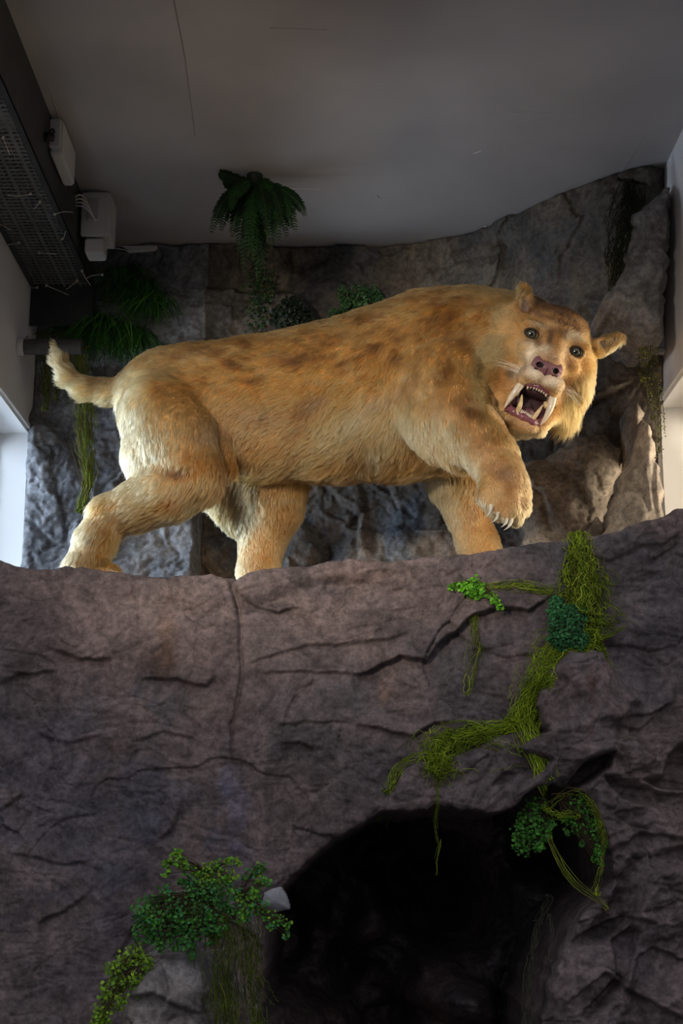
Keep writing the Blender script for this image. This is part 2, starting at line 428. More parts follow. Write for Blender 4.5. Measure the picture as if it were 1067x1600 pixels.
def crumple(X, Z, seed, big=1.0, sx=1.0, sz=1.0, fine=1.0):
    p = np.stack([X*sx+seed, Z*sz-seed*1.7, np.full_like(X, seed*.37)], -1)
    wx = fbm(p*3.1, 3); wz = fbm(p*3.1+41, 3)
    q = np.stack([p[..., 0]+0.10*wx, p[..., 1]+0.10*wz], -1)
    f1, c1 = facets(q*3.6)
    f2, c2 = facets(q*9.5+31)
    f3, c3 = facets(q*23+7)
    qq = np.stack([q[..., 0]+.25*q[..., 1], q[..., 1]-.2*q[..., 0]], -1)
    h = 0.010*(f1-0.5) + 0.003*(f2-.5)*fine
    h += 0.030*folds(q*3.1+3) + 0.014*folds(qq*8.3+11)*fine + 0.0055*folds(q*21+5)*fine + 0.0022*folds(qq*47+19)*fine
    h -= 0.004*np.exp(-c1/0.03)*fine + 0.002*np.exp(-c2/0.05)*fine
    h += 0.020*fbm(p*1.7, 3) + 0.011*ridged(p*5.5+5, 4)*fine + 0.007*ridged(np.stack([q[..., 0]*14, q[..., 1]*24, p[..., 2]], -1), 3)*fine
    return h*big
def step(P, pts, amp, w=0.035, cut=0.012):
    """a break in the stone: it swells above the line and is cut back just below it"""
    d, s, al = dist_line(P, pts)
    en = np.clip(np.minimum(al, 1-al)*6, 0, 1)**0.5
    up = np.where(s > 0, np.exp(-d/w), -1.1*np.exp(-d/(w*0.9)))
    tr = sstep(-cut, cut, d*s)
    return amp*en*(np.exp(-d/w)*(2.1*tr-1.1))
def crack(P, pts, amp, w=0.006):
    d, s, al = dist_line(P, pts); en = np.clip(np.minimum(al, 1-al)*8, 0, 1)
    return -amp*en*np.exp(-(d/w)**2)
def jag(pts, n=4, a=0.006, seed=0):
    r = np.random.default_rng(seed); out = [pts[0]]
    for i in range(len(pts)-1):
        p, q = pts[i], pts[i+1]; d = q-p; nn = np.array([-d[1], d[0]]); L = np.linalg.norm(nn)+1e-9
        k = max(1, int(L/0.02))
        for j in range(1, k+1):
            o = 0 if j == k else r.normal()*a
            out.append(p+d*j/k + nn/L*o)
    return np.array(out)

# ------------------------------------------------------------------ front ledge rock
YF = 4.10
TOP = [(-260, 872), (-120, 878), (-20, 874), (0, 877), (30, 887), (60, 894), (85, 893), (105, 887), (130, 889), (160, 895), (195, 899), (235, 905), (270, 906), (300, 903), (330, 902), (350, 907), (362, 915), (372, 909), (400, 897), (440, 892), (485, 893), (510, 885), (545, 879), (570, 881), (600, 884), (650, 881), (700, 877), (750, 871), (805, 863), (850, 857), (885, 851), (920, 846), (960, 838), (985, 828), (1005, 821), (1030, 815), (1045, 806), (1058, 800), (1075, 794), (1110, 780), (1200, 770), (1330, 765)]
TOPW = np.array([at(x, y, YF+0.03)[[0, 2]] for x, y in TOP])
def ztop(X):
    return np.interp(X, TOPW[:, 0], TOPW[:, 1]) + 0.005*perlin(np.stack([X*30, X*0, X*0+3.3], -1)) + 0.007*ridged(np.stack([X*9, X*0+.7, X*0+3.3], -1), 4)
CAVE = poly_w([(438, 1388), (455, 1368), (480, 1345), (510, 1322), (545, 1298), (575, 1280), (610, 1269), (650, 1266), (700, 1261), (740, 1268), (772, 1270), (795, 1262), (806, 1246), (822, 1234), (850, 1228), (880, 1236), (905, 1250), (928, 1290), (945, 1335), (952, 1375), (925, 1398), (900, 1425), (880, 1460), (868, 1500), (850, 1545), (842, 1600), (840, 1800), (395, 1800), (400, 1600), (404, 1540), (412, 1490), (415, 1440), (424, 1405)], YF)
CAVE = jag(np.vstack([CAVE, CAVE[:1]]), 4, 0.0045, 5)[:-1]
def W(pts): return poly_w(pts, YF)
STEPS = [  # polyline, amplitude, width
 ([(88, 1017), (116, 1025), (147, 1035), (177, 1030)], .016, .04),
 ([(0, 1072), (30, 1055), (57, 1057), (92, 1050)], .012, .04),
 ([(225, 1064), (243, 1067), (283, 1067), (324, 1072), (339, 1057)], .014, .04),
 ([(369, 926), (400, 951), (435, 959), (470, 950)], .014, .03),
 ([(385, 1042), (455, 1020), (500, 1010), (600, 1004), (640, 995)], .011, .03),
 ([(405, 1057), (480, 1052), (560, 1059)], .009, .025),
 ([(435, 1138), (481, 1128), (560, 1136)], .008, .03),
 ([(440, 1166), (470, 1162), (490, 1174)], .010, .03),
 ([(550, 1060), (575, 1057), (619, 1032), (663, 1040), (680, 1015), (700, 997), (738, 968), (775, 960), (817, 963), (856, 938)], .026, .045),
 ([(560, 1140), (589, 1141), (640, 1152), (678, 1136), (700, 1130)], .016, .035),
 ([(728, 1022), (760, 1018), (797, 1012)], .006, .025),
 ([(585, 915), (612, 928), (634, 924)], .008, .03),
 ([(60, 1150), (110, 1160), (170, 1148)], .006, .05),
 ([(0, 1270), (24, 1256), (40, 1243)], .010, .04),
 ([(210, 1160), (260, 1145), (300, 1155)], .006, .05),
 ([(20, 1330), (90, 1350), (150, 1345)], .007, .05),
 ([(60, 1440), (110, 1425), (150, 1380)], .010, .05),
 ([(255, 1310), (275, 1290), (290, 1250)], .012, .03),
 ([(960, 1128), (1000, 1120), (1050, 1100)], .014, .04),
 ([(920, 1145), (950, 1140), (985, 1146), (1020, 1115)], .012, .03),
 ([(925, 1215), (960, 1228), (1000, 1235)], .018, .03),
 ([(940, 1330), (990, 1300), (1067, 1315)], .018, .04),
 ([(940, 1275), (1000, 1262), (1067, 1280)], .010, .03),
 ([(880, 1470), (930, 1440), (965, 1425), (1010, 1440)], .025, .04),
 ([(870, 1560), (930, 1510), (975, 1545), (1067, 1590)], .020, .05),
 ([(960, 1500), (1010, 1480), (1067, 1500)], .018, .05),
 ([(900, 865), (950, 880), (990, 860), (1030, 855), (1067, 830)], .010, .03),
]
RAISE = [  # polygon, height, edge width
 ([(832, 1075), (848, 1048), (880, 1030), (938, 1028), (962, 1075), (985, 1100), (960, 1130), (905, 1140), (858, 1146), (836, 1140), (828, 1105)], .050, .018),
 ([(872, 1000), (935, 1028), (905, 1100), (862, 1060)], .018, .015),
 ([(850, 1146), (905, 1140), (950, 1146), (955, 1178), (925, 1186), (885, 1205), (855, 1235), (832, 1272), (800, 1290), (790, 1240), (842, 1195), (800, 1176)], .055, .02),
 ([(600, 1255), (620, 1210), (660, 1185), (735, 1180), (770, 1160), (850, 1152), (852, 1200), (840, 1240), (800, 1300), (740, 1300), (690, 1300), (600, 1300)], .045, .022),
 ([(960, 1165), (1000, 1150), (1067, 1130), (1080, 1180), (1010, 1200), (970, 1205)], .035, .02),
 ([(868, 1600), (862, 1540), (900, 1490), (940, 1475), (975, 1500), (965, 1560), (930, 1650)], .060, .03),
 ([(975, 1340), (1100, 1330), (1100, 1420), (1000, 1470), (965, 1440)], .05, .03),
 ([(1000, 1560), (1100, 1470), (1120, 1700), (990, 1700)], .05, .03),
 ([(-60, 905), (60, 900), (160, 905), (340, 905), (362, 930), (372, 1000), (340, 1050), (250, 1062), (180, 1025), (90, 1012), (-60, 1080)], .020, .05),
 ([(372, 915), (420, 905), (540, 890), (600, 890), (560, 905), (470, 915), (400, 945), (380, 935)], .022, .02),
]
SINK = [
 ([(250, 945), (278, 930), (303, 952), (324, 962), (360, 940), (355, 962), (322, 978), (285, 972), (255, 985)], .016, .028),
 ([(238, 1025), (262, 1010), (275, 1040), (248, 1045)], .012, .012),
 ([(882, 1218), (905, 1190), (952, 1178), (940, 1205), (905, 1228), (870, 1240)], .10, .010),
 ([(1028, 1185), (1050, 1165), (1067, 1170), (1100, 1180), (1100, 1235), (1067, 1245), (1010, 1232), (985, 1222), (1026, 1214)], .07, .015),
 ([(930, 1215), (975, 1220), (1000, 1232), (1067, 1245), (1100, 1290), (1000, 1262), (960, 1250)], .045, .012),
 ([(680, 1005), (705, 990), (735, 1000), (730, 1030), (690, 1035)], .014, .015),
 ([(950, 1390), (975, 1335), (1067, 1322), (1110, 1345), (1000, 1365), (975, 1440), (940, 1470), (900, 1465)], .06, .02),
 ([(440, 1175), (470, 1165), (505, 1175), (490, 1195), (455, 1195)], .010, .015),
 ([(760, 1235), (775, 1210), (800, 1208), (790, 1228)], .02, .01),
 ([(945, 1468), (975, 1440), (990, 1455), (960, 1530), (905, 1590), (890, 1580), (945, 1520)], .05, .012),
 ([(850, 1150), (838, 1140), (830, 1110), (822, 1120), (828, 1150)], .05, .006),
]
CRACKS = [([(362, 908), (374, 950), (380, 1002), (378, 1040), (377, 1062), (369, 1133), (367, 1225)], .02, .006),
 ([(358, 915), (378, 932), (405, 925)], .012, .005), ([(640, 905), (668, 922), (700, 930)], .006, .004),
 ([(455, 1085), (485, 1075), (505, 1062)], .007, .004), ([(1010, 860), (1016, 880), (1067, 850)], .012, .006),
 ([(180, 1500), (205, 1470), (225, 1440)], .02, .008), ([(205, 890), (215, 960), (222, 1010)], .004, .004),
 ([(950, 1010), (1000, 1040), (1060, 1050)], .007, .005), ([(560, 985), (620, 975), (690, 985)], .005, .004)]
def front_disp(X, Z):
    P = np.stack([X, Z], -1)
    wv = np.stack([X*9, Z*9, X*0], -1)
    Pw = P + 0.009*np.stack([fbm(wv, 3), fbm(wv+50, 3)], -1)
    smooth_l = sstep(0.55, -0.35, X)            # calmer stone on the left
    h = crumple(X, Z, 2.7, 1.0, 0.9, 1.25, 1.0)*(0.72+0.5*(1-smooth_l))
    # sharper folds at the lower right
    lr = sstep(0.30, 0.75, X)*sstep(2.0, 1.7, Z)
    h += lr*(0.055*ridged(np.stack([X*4.2+3, Z*5.5, X*0+1.5], -1), 4))
    for pts, a, w in STEPS: h += step(Pw, W(pts), a*0.8, w, 0.006)
    for pts, a, w in RAISE: h += a*sstep(-w, w*0.8, sdist(Pw, W(pts)))
    for pts, a, w in SINK: h -= a*sstep(-w*0.5, w, sdist(Pw, W(pts)))
    for pts, a, w in CRACKS: h += crack(Pw, W(pts), a*0.8, w)
    e = sdist(P, CAVE)
    out = np.maximum(-e, 0)
    h -= 0.012*np.exp(-out/0.008)*(e < 0) + 0.012*(e >= 0)
    h -= 1.25*sstep(0.0, 0.014, e)*(0.80+0.5*fbm(np.stack([X*3, Z*3, X*0+8], -1), 3)) + 0.3*sstep(0.05, 0.3, e)
    # the face leans out a little below its top and the right end swings forward
    h += 0.05*sstep(2.42, 1.9, Z) + 0.03*np.sin(X*2.6+0.8)
    return h
def nonuni(segs):
    out = []
    for a, b, s in segs: out.append(np.arange(a, b, s))
    return np.concatenate(out + [[segs[-1][1]]])
gx = nonuni([(XL+0.01, -0.98, 0.012), (-0.98, 0.98, 0.0036), (0.98, XR-0.01, 0.012)])
NZ_LOW = nonuni([(0, 1.08, 0.03)])[:-1]
nf = 370
X1 = gx; ZT = ztop(X1)
s = np.linspace(0, 1, nf)
Zf = np.concatenate([np.tile(NZ_LOW[:, None], (1, len(X1))), 1.08 + s[:, None]*(ZT-0.022-1.08)[None]], 0)
Xf = np.tile(X1[None], (Zf.shape[0], 1))
D = front_disp(Xf, Zf)
D *= 1.0
front_edge = D[-1]
R_E = 0.022
# keep the displacement of the last rows gentle and carry it over the brow
rowsV = [np.stack([Xf, YF - D, Zf], -1)]
for k in range(1, 6):
    a = k/5*math.pi/2
    y = YF - front_edge + R_E*(1-math.cos(a)); z = ZT - R_E + R_E*math.sin(a)
    rowsV.append(np.stack([X1, y, z], -1)[None])
nt = 90
ys = np.linspace(0, 1, nt+1)[1:]**1.25
LEDGE_Z = 2.405
yb = rowsV[-1][0, :, 1]
for q in ys:
    y = yb + (5.52-yb)*q
    dz = (y-yb)
    z = ZT + (LEDGE_Z-ZT)*sstep(0.0, 0.22, dz) - 0.012*sstep(0, 0.08, dz)
    z = z + 0.014*sstep(0, .05, dz)*(crumple(X1, y*1.1, 9.1, 1.0)/0.03*0.35)
    rowsV.append(np.stack([X1, y, z], -1)[None])
GV = np.concatenate(rowsV, 0)
nr, ncx = GV.shape[:2]
idx = np.arange(nr*ncx).reshape(nr, ncx)
Q = np.stack([idx[:-1, :-1], idx[:-1, 1:], idx[1:, 1:], idx[1:, :-1]], -1).reshape(-1, 4)
def ledge_paint(V):
    """patches of blue-grey and rusty paint on the artificial stone"""
    p = proj(V); C = np.ones((len(V), 3)); n1 = fbm(V*9, 4)*1.4; n2 = fbm(V*30+4, 3)
    for x, y, rx, ry, c, st in ((262, 1115, 34, 70, (.55, .66, .74), .8), (480, 1165, 45, 28, (.6, .68, .72), .7), (370, 1255, 22, 60, (1.15, 1.3, 1.7), .8), (365, 1330, 30, 40, (1.1, 1.2, 1.5), .5),
                           (90, 1270, 170, 130, (.78, .90, 1.05), .8), (240, 1230, 90, 60, (.8, .88, .95), .5), (1000, 960, 110, 120, (.72, .84, .95), .8), (262, 990, 14, 60, (1.0, .85, .68), .7), (258, 1035, 26, 18, (.75, .6, .52), .7),
                           (600, 1090, 14, 18, (1.3, 1.1, .8), .6), (545, 900, 60, 16, (1.25, 1.15, 1.1), .6), (505, 950, 40, 30, (1.3, 1.2, 1.15), .5), (925, 1085, 10, 40, (.9, .55, .5), .8), (170, 1170, 40, 16, (1.1, .85, .7), .5), (350, 1060, 30, 40, (.85, .8, .85), .5),
                           (800, 1080, 50, 60, (1.15, 1.08, 1.05), .5), (200, 1480, 200, 120, (.75, .8, .92), .6), (1000, 1500, 120, 140, (.8, .82, .88), .6)):
        w = st*sstep(-.1, .9, 1.1-np.sqrt(((p[:, 0]-x)/rx)**2+((p[:, 1]-y)/ry)**2)*.75 + n1*.5 + n2*.25)
        C *= 1+w[:, None]*(np.array(c)-1)
    return C
ledge = mesh('rock_ledge', GV.reshape(-1, 3), Q, M_FRONT, attr=ledge_paint(GV.reshape(-1, 3)))
tagit(ledge, 'big brown-mauve stone ledge with dark cave mouth, carrying the sabre-toothed cat', 'rock')
# lookup of the front face for things that grow on it
def front_y(x, z):
    j = int(np.clip(np.searchsorted(X1, x), 1, len(X1)-1)); col = Zf[:, j]
    if z > ZT[j]-0.02: return YF - front_edge[j] + 0.01
    i = int(np.clip(np.searchsorted(col, z), 1, len(col)-1))
    return YF - float(D[i, j])
def on_front(px, py, off=0.012, cave_y=None):
    Y = YF
    for _ in range(5):
        p = at(px, py, Y)
        yn = front_y(p[0], p[2]) - off
        if cave_y is not None: yn = min(yn, cave_y)
        Y = 0.4*Y + 0.6*yn
    return at(px, py, Y)

# ------------------------------------------------------------------ back rock
YB = 5.52
def back_base(X, Z):
    """backing surface: bends toward the viewer at the right, steps forward in places"""
    return YB - 0.55*sstep(0.25, 1.15, X)**1.3*sstep(2.3, 4.0, Z)**0.6*1.0 - 0.12*sstep(0.1, 0.9, X)
def WB(pts, Y=5.45): return poly_w(pts, Y)
B_RAISE = [([(150, 920), (175, 850), (230, 815), (312, 780), (312, 925)], .16, .02),
 ([(45, 640), (110, 700), (150, 760), (190, 740), (200, 830), (150, 920), (30, 920), (40, 700)], .06, .04),
 ([(150, 470), (330, 455), (470, 470), (510, 520), (300, 560), (150, 560)], .10, .03),
 ([(450, 840), (475, 815), (500, 860), (490, 900), (445, 900)], .06, .02),
 ([(520, 850), (560, 835), (600, 880), (590, 900), (520, 905)], .03, .02),
 ([(590, 830), (700, 830), (740, 900), (590, 905)], .03, .015),
 ([(760, 372), (860, 330), (960, 305), (975, 420), (900, 450), (800, 440)], .04, .03)]
B_STEP = [([(160, 470), (260, 455), (320, 470)], .03, .04), ([(640, 831), (700, 838), (760, 834)], .015, .03),
 ([(455, 385), (458, 460)], .02, .02), ([(500, 750), (560, 800), (560, 870)], .03, .04),
 ([(120, 700), (150, 740), (145, 800)], .02, .03), ([(880, 540), (940, 560), (985, 540)], .03, .04),
 ([(800, 690), (870, 680), (950, 660)], .06, .03), ([(760, 372), (772, 400), (765, 440)], .02, .02)]
def back_disp(X, Z):
    P = np.stack([X, Z], -1); wv = np.stack([X*8, Z*8, X*0+4], -1)
    Pw = P + 0.012*np.stack([fbm(wv, 3), fbm(wv+50, 3)], -1)
    h = crumple(X, Z, 14.3, 1.8, 1.15, 0.95, 1.15)
    h += 0.008*ridged(np.stack([X*7, Z*4.5+X*3, X*0+2.5], -1), 4)
    for pts, a, w in B_RAISE: h += a*sstep(-w, w, sdist(Pw, WB(pts)))
    for pts, a, w in B_STEP: h += step(Pw, WB(pts), a, w, 0.008)
    # bulging base
    h += 0.07*sstep(2.9, 2.4, Z)
    return h
bx = np.arange(XL+0.004, XR-0.002, 0.0065); bz = np.arange(2.28, CEIL-0.004, 0.0065)
BX, BZ = np.meshgrid(bx, bz)
BD = back_disp(BX, BZ); BY = back_base(BX, BZ) - BD
BV = np.stack([BX, BY, BZ], -1)
# seam between the grey sheet on the left and the brown sheet
seam = at(312, 850, 5.40)[0]
def grid_obj(name, V, mat, parent=None):
    r, c = V.shape[:2]; idx = np.arange(r*c).reshape(r, c)
    Q = np.stack([idx[:-1, :-1], idx[:-1, 1:], idx[1:, 1:], idx[1:, :-1]], -1).reshape(-1, 4)
    return mesh(name, V.reshape(-1, 3), Q, mat, parent)
k = int(np.searchsorted(bx, seam))
def thick(V, name, mat, tan=False):
    """relief sheet closed behind"""
    r, c = V.shape[:2]; n = r*c
    idx = np.arange(n).reshape(r, c)
    Q = [np.stack([idx[:-1, :-1], idx[:-1, 1:], idx[1:, 1:], idx[1:, :-1]], -1).reshape(-1, 4)]
    ring = np.concatenate([idx[0, :], idx[1:, -1], idx[-1, -2::-1], idx[-2:0:-1, 0]])
    B = V.reshape(-1, 3)[ring].copy(); B[:, 1] = 5.9
    m = len(ring); j = np.arange(m); j2 = (j+1) % m
    Q.append(np.stack([ring[j2], ring[j], n+j, n+j2], -1))
    VV = np.concatenate([V.reshape(-1, 3), B]); C = None
    if tan:                                   # tan lower stones with warm light painted into the tone, blue-grey smears
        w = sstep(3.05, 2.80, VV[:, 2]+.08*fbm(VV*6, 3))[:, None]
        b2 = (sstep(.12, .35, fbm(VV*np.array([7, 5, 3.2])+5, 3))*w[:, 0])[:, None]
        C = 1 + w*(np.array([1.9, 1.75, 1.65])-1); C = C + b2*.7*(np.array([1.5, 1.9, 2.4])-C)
    return mesh(name, VV, Q, mat, attr=C)
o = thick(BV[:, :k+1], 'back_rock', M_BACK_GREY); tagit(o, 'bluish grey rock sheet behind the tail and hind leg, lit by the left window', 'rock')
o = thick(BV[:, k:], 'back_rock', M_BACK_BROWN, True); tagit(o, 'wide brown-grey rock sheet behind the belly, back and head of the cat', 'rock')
def back_y(x, z):
    j = int(np.clip(np.searchsorted(bx, x), 0, len(bx)-1)); i = int(np.clip(np.searchsorted(bz, z), 0, len(bz)-1))
    return float(BY[i, j])
def on_back(px, py, off=0.02):
    Y = 5.4
    for _ in range(5):
        p = at(px, py, Y); Y = 0.4*Y+0.6*(back_y(p[0], p[2])-off)
    return at(px, py, Y)

def slab(name, pts, Yf, T, bulge, mat, seed, w=0.05, rs=0.0055, tilt=(0, 0), amp=1.0, ja=0.006, folds=None):
    """a free rock piece with rounded rim, relief on the face and a closed back"""
    pw = poly_w(pts, Yf); pw = jag(np.vstack([pw, pw[:1]]), 4, ja, seed)[:-1]
    lo, hi = pw.min(0), pw.max(0); c0 = (lo+hi)/2
    xs = np.arange(lo[0]-2*rs, hi[0]+2*rs, rs); zs = np.arange(lo[1]-2*rs, hi[1]+2*rs, rs)
    X, Z = np.meshgrid(xs, zs); P = np.stack([X, Z], -1)
    e = sdist(P, pw)
    # snap vertices just outside the outline onto it
    gxx = np.gradient(e, rs, axis=1); gzz = np.gradient(e, rs, axis=0); g = np.sqrt(gxx**2+gzz**2)+1e-6
    mv = (e < rs*0.5)
    X = np.where(mv, X - gxx/g*np.minimum(e, 0)/np.maximum(g, .5), X); Z = np.where(mv, Z - gzz/g*np.minimum(e, 0)/np.maximum(g, .5), Z)
    ee = np.maximum(e, 0)
    h = bulge*(1-np.exp(-ee/w)) + crumple(X, Z, seed*1.37, amp*1.0)*sstep(0, 0.03, ee)
    h = h + (X-c0[0])*tilt[0] + (Z-c0[1])*tilt[1]
    if folds:
        for f, a, ww in folds: h = h + step(P, poly_w(f, Yf), a, ww, 0.006)
    Y = Yf + bulge - h
    ok = e > -rs*1.0
    cell = ok[:-1, :-1] & ok[:-1, 1:] & ok[1:, 1:] & ok[1:, :-1]
    ce = (e[:-1, :-1]+e[:-1, 1:]+e[1:, 1:]+e[1:, :-1])/4
    cell &= ce > 0
    r, c = X.shape; idx = np.arange(r*c).reshape(r, c); n = r*c
    Qf = np.stack([idx[:-1, :-1], idx[:-1, 1:], idx[1:, 1:], idx[1:, :-1]], -1)[cell]
    V = np.stack([X, Y, Z], -1).reshape(-1, 3)
    VB = V.copy(); VB[:, 1] = Yf + bulge + T
    # border edges
    ed = np.concatenate([Qf[:, [0, 1]], Qf[:, [1, 2]], Qf[:, [2, 3]], Qf[:, [3, 0]]])
    key = {}
    fw = set(map(tuple, ed.tolist()))
    bd = np.array([(a, b) for a, b in fw if (b, a) not in fw])
    side = np.stack([bd[:, 1], bd[:, 0], bd[:, 0]+n, bd[:, 1]+n], -1)
    Qa = np.concatenate([Qf, side, Qf[:, ::-1]+n])
    Va = np.concatenate([V, VB])
    used = np.unique(Qa); re = np.full(len(Va), -1); re[used] = np.arange(len(used))
    return mesh(name, Va[used], re[Qa], mat)
M_SLAB = rockmat('slab_stone', [(0.12, 0.12, 0.125), (0.17, 0.16, 0.155), (0.23, 0.205, 0.185)], 2.6, 1.0, 5.5)
M_WARM = rockmat('pale_brown_stone', [(0.14, 0.125, 0.11), (0.21, 0.18, 0.145), (0.29, 0.245, 0.195)], 3.2, 0.8, 8.5)
o = slab('rock_slab', [(1053, 280), (1052, 330), (1046, 440), (1042, 522), (1010, 520), (990, 508), (970, 492), (962, 478), (948, 480), (945, 462), (960, 440), (968, 425), (982, 405), (976, 395), (985, 375), (992, 345), (988, 325), (1005, 318), (1020, 305), (1038, 290)], 4.62, 0.40, 0.06, M_SLAB, 31, amp=1.6)
tagit(o, 'tall dark grey stone slab under the ceiling at the right wall', 'rock')
o = slab('rock_slab', [(812, 722), (838, 708), (858, 706), (880, 688), (905, 672), (930, 664), (952, 662), (962, 676), (985, 690), (978, 740), (962, 765), (955, 800), (950, 860), (820, 900), (828, 820), (815, 780)], 5.02, 0.22, 0.10, M_WARM, 32, w=0.08, amp=1.7,
         folds=[([(815, 730), (850, 770), (870, 830)], .02, .03), ([(870, 735), (900, 750), (930, 800)], .015, .03)])
tagit(o, 'broad tan boulder behind the raised paw and beneath the jaw', 'rock')
o = slab('rock_fin', [(1012, 640), (1026, 650), (1034, 690), (1041, 740), (1046, 800), (1046, 860), (950, 860), (953, 820), (962, 790), (975, 755), (990, 715), (1000, 690), (1005, 655)], 4.72, 0.16, 0.09, M_WARM, 33, w=0.05, amp=1.1, tilt=(0.0, -0.10),
         folds=[([(1012, 680), (1005, 740), (1015, 800)], .02, .02), ([(1030, 700), (1022, 760), (1030, 810)], .012, .02)])
tagit(o, 'tall pale tapering rock fin beside the right window', 'rock')
o = slab('rock_slab', [(985, 628), (1000, 622), (1012, 640), (1008, 668), (998, 700), (990, 712), (985, 690), (982, 655)], 4.88, 0.16, 0.05, M_WARM, 34, w=0.03, amp=0.6)
tagit(o, 'small tan rock lump under the hanging vine, left of the pale fin', 'rock')
o = slab('rock_slab', [(935, 800), (955, 815), (960, 860), (900, 860), (905, 842), (918, 826)], 4.9, 0.14, 0.05, M_WARM, 36, w=0.03, amp=0.6)
tagit(o, 'small low tan rock wedged between the broad boulder and the pale fin', 'rock')
# lower left boulder in front of the cave side
o = slab('rock_slab', [(200, 1510), (228, 1492), (248, 1482), (272, 1488), (300, 1478), (322, 1496), (336, 1540), (345, 1600), (350, 1680), (170, 1680), (178, 1600), (186, 1555)], 3.80, 0.22, 0.10, M_SLAB, 37, w=0.06, amp=1.6,
         folds=[([(250, 1500), (270, 1550), (240, 1600)], .02, .03), ([(200, 1560), (240, 1550), (300, 1580)], .02, .03)])
tagit(o, 'grey boulder under the leafy fern clump at the lower left', 'rock')
o = slab('rock_chip', [(412, 1395), (438, 1386), (446, 1398), (453, 1421), (430, 1426), (408, 1420)], 3.93, 0.10, 0.02, plain('pale_chip_stone', (0.26, 0.27, 0.30), 0.8, 0.2, 0.2, 30, 0.2), 38, w=0.015, rs=0.003, amp=0.25, ja=0.002)
tagit(o, 'small pale triangular rock chip at the left edge of the cave mouth', 'rock')
for o in bpy.data.objects:
    if o.get('category') == 'rock': o['kind'] = 'thing'
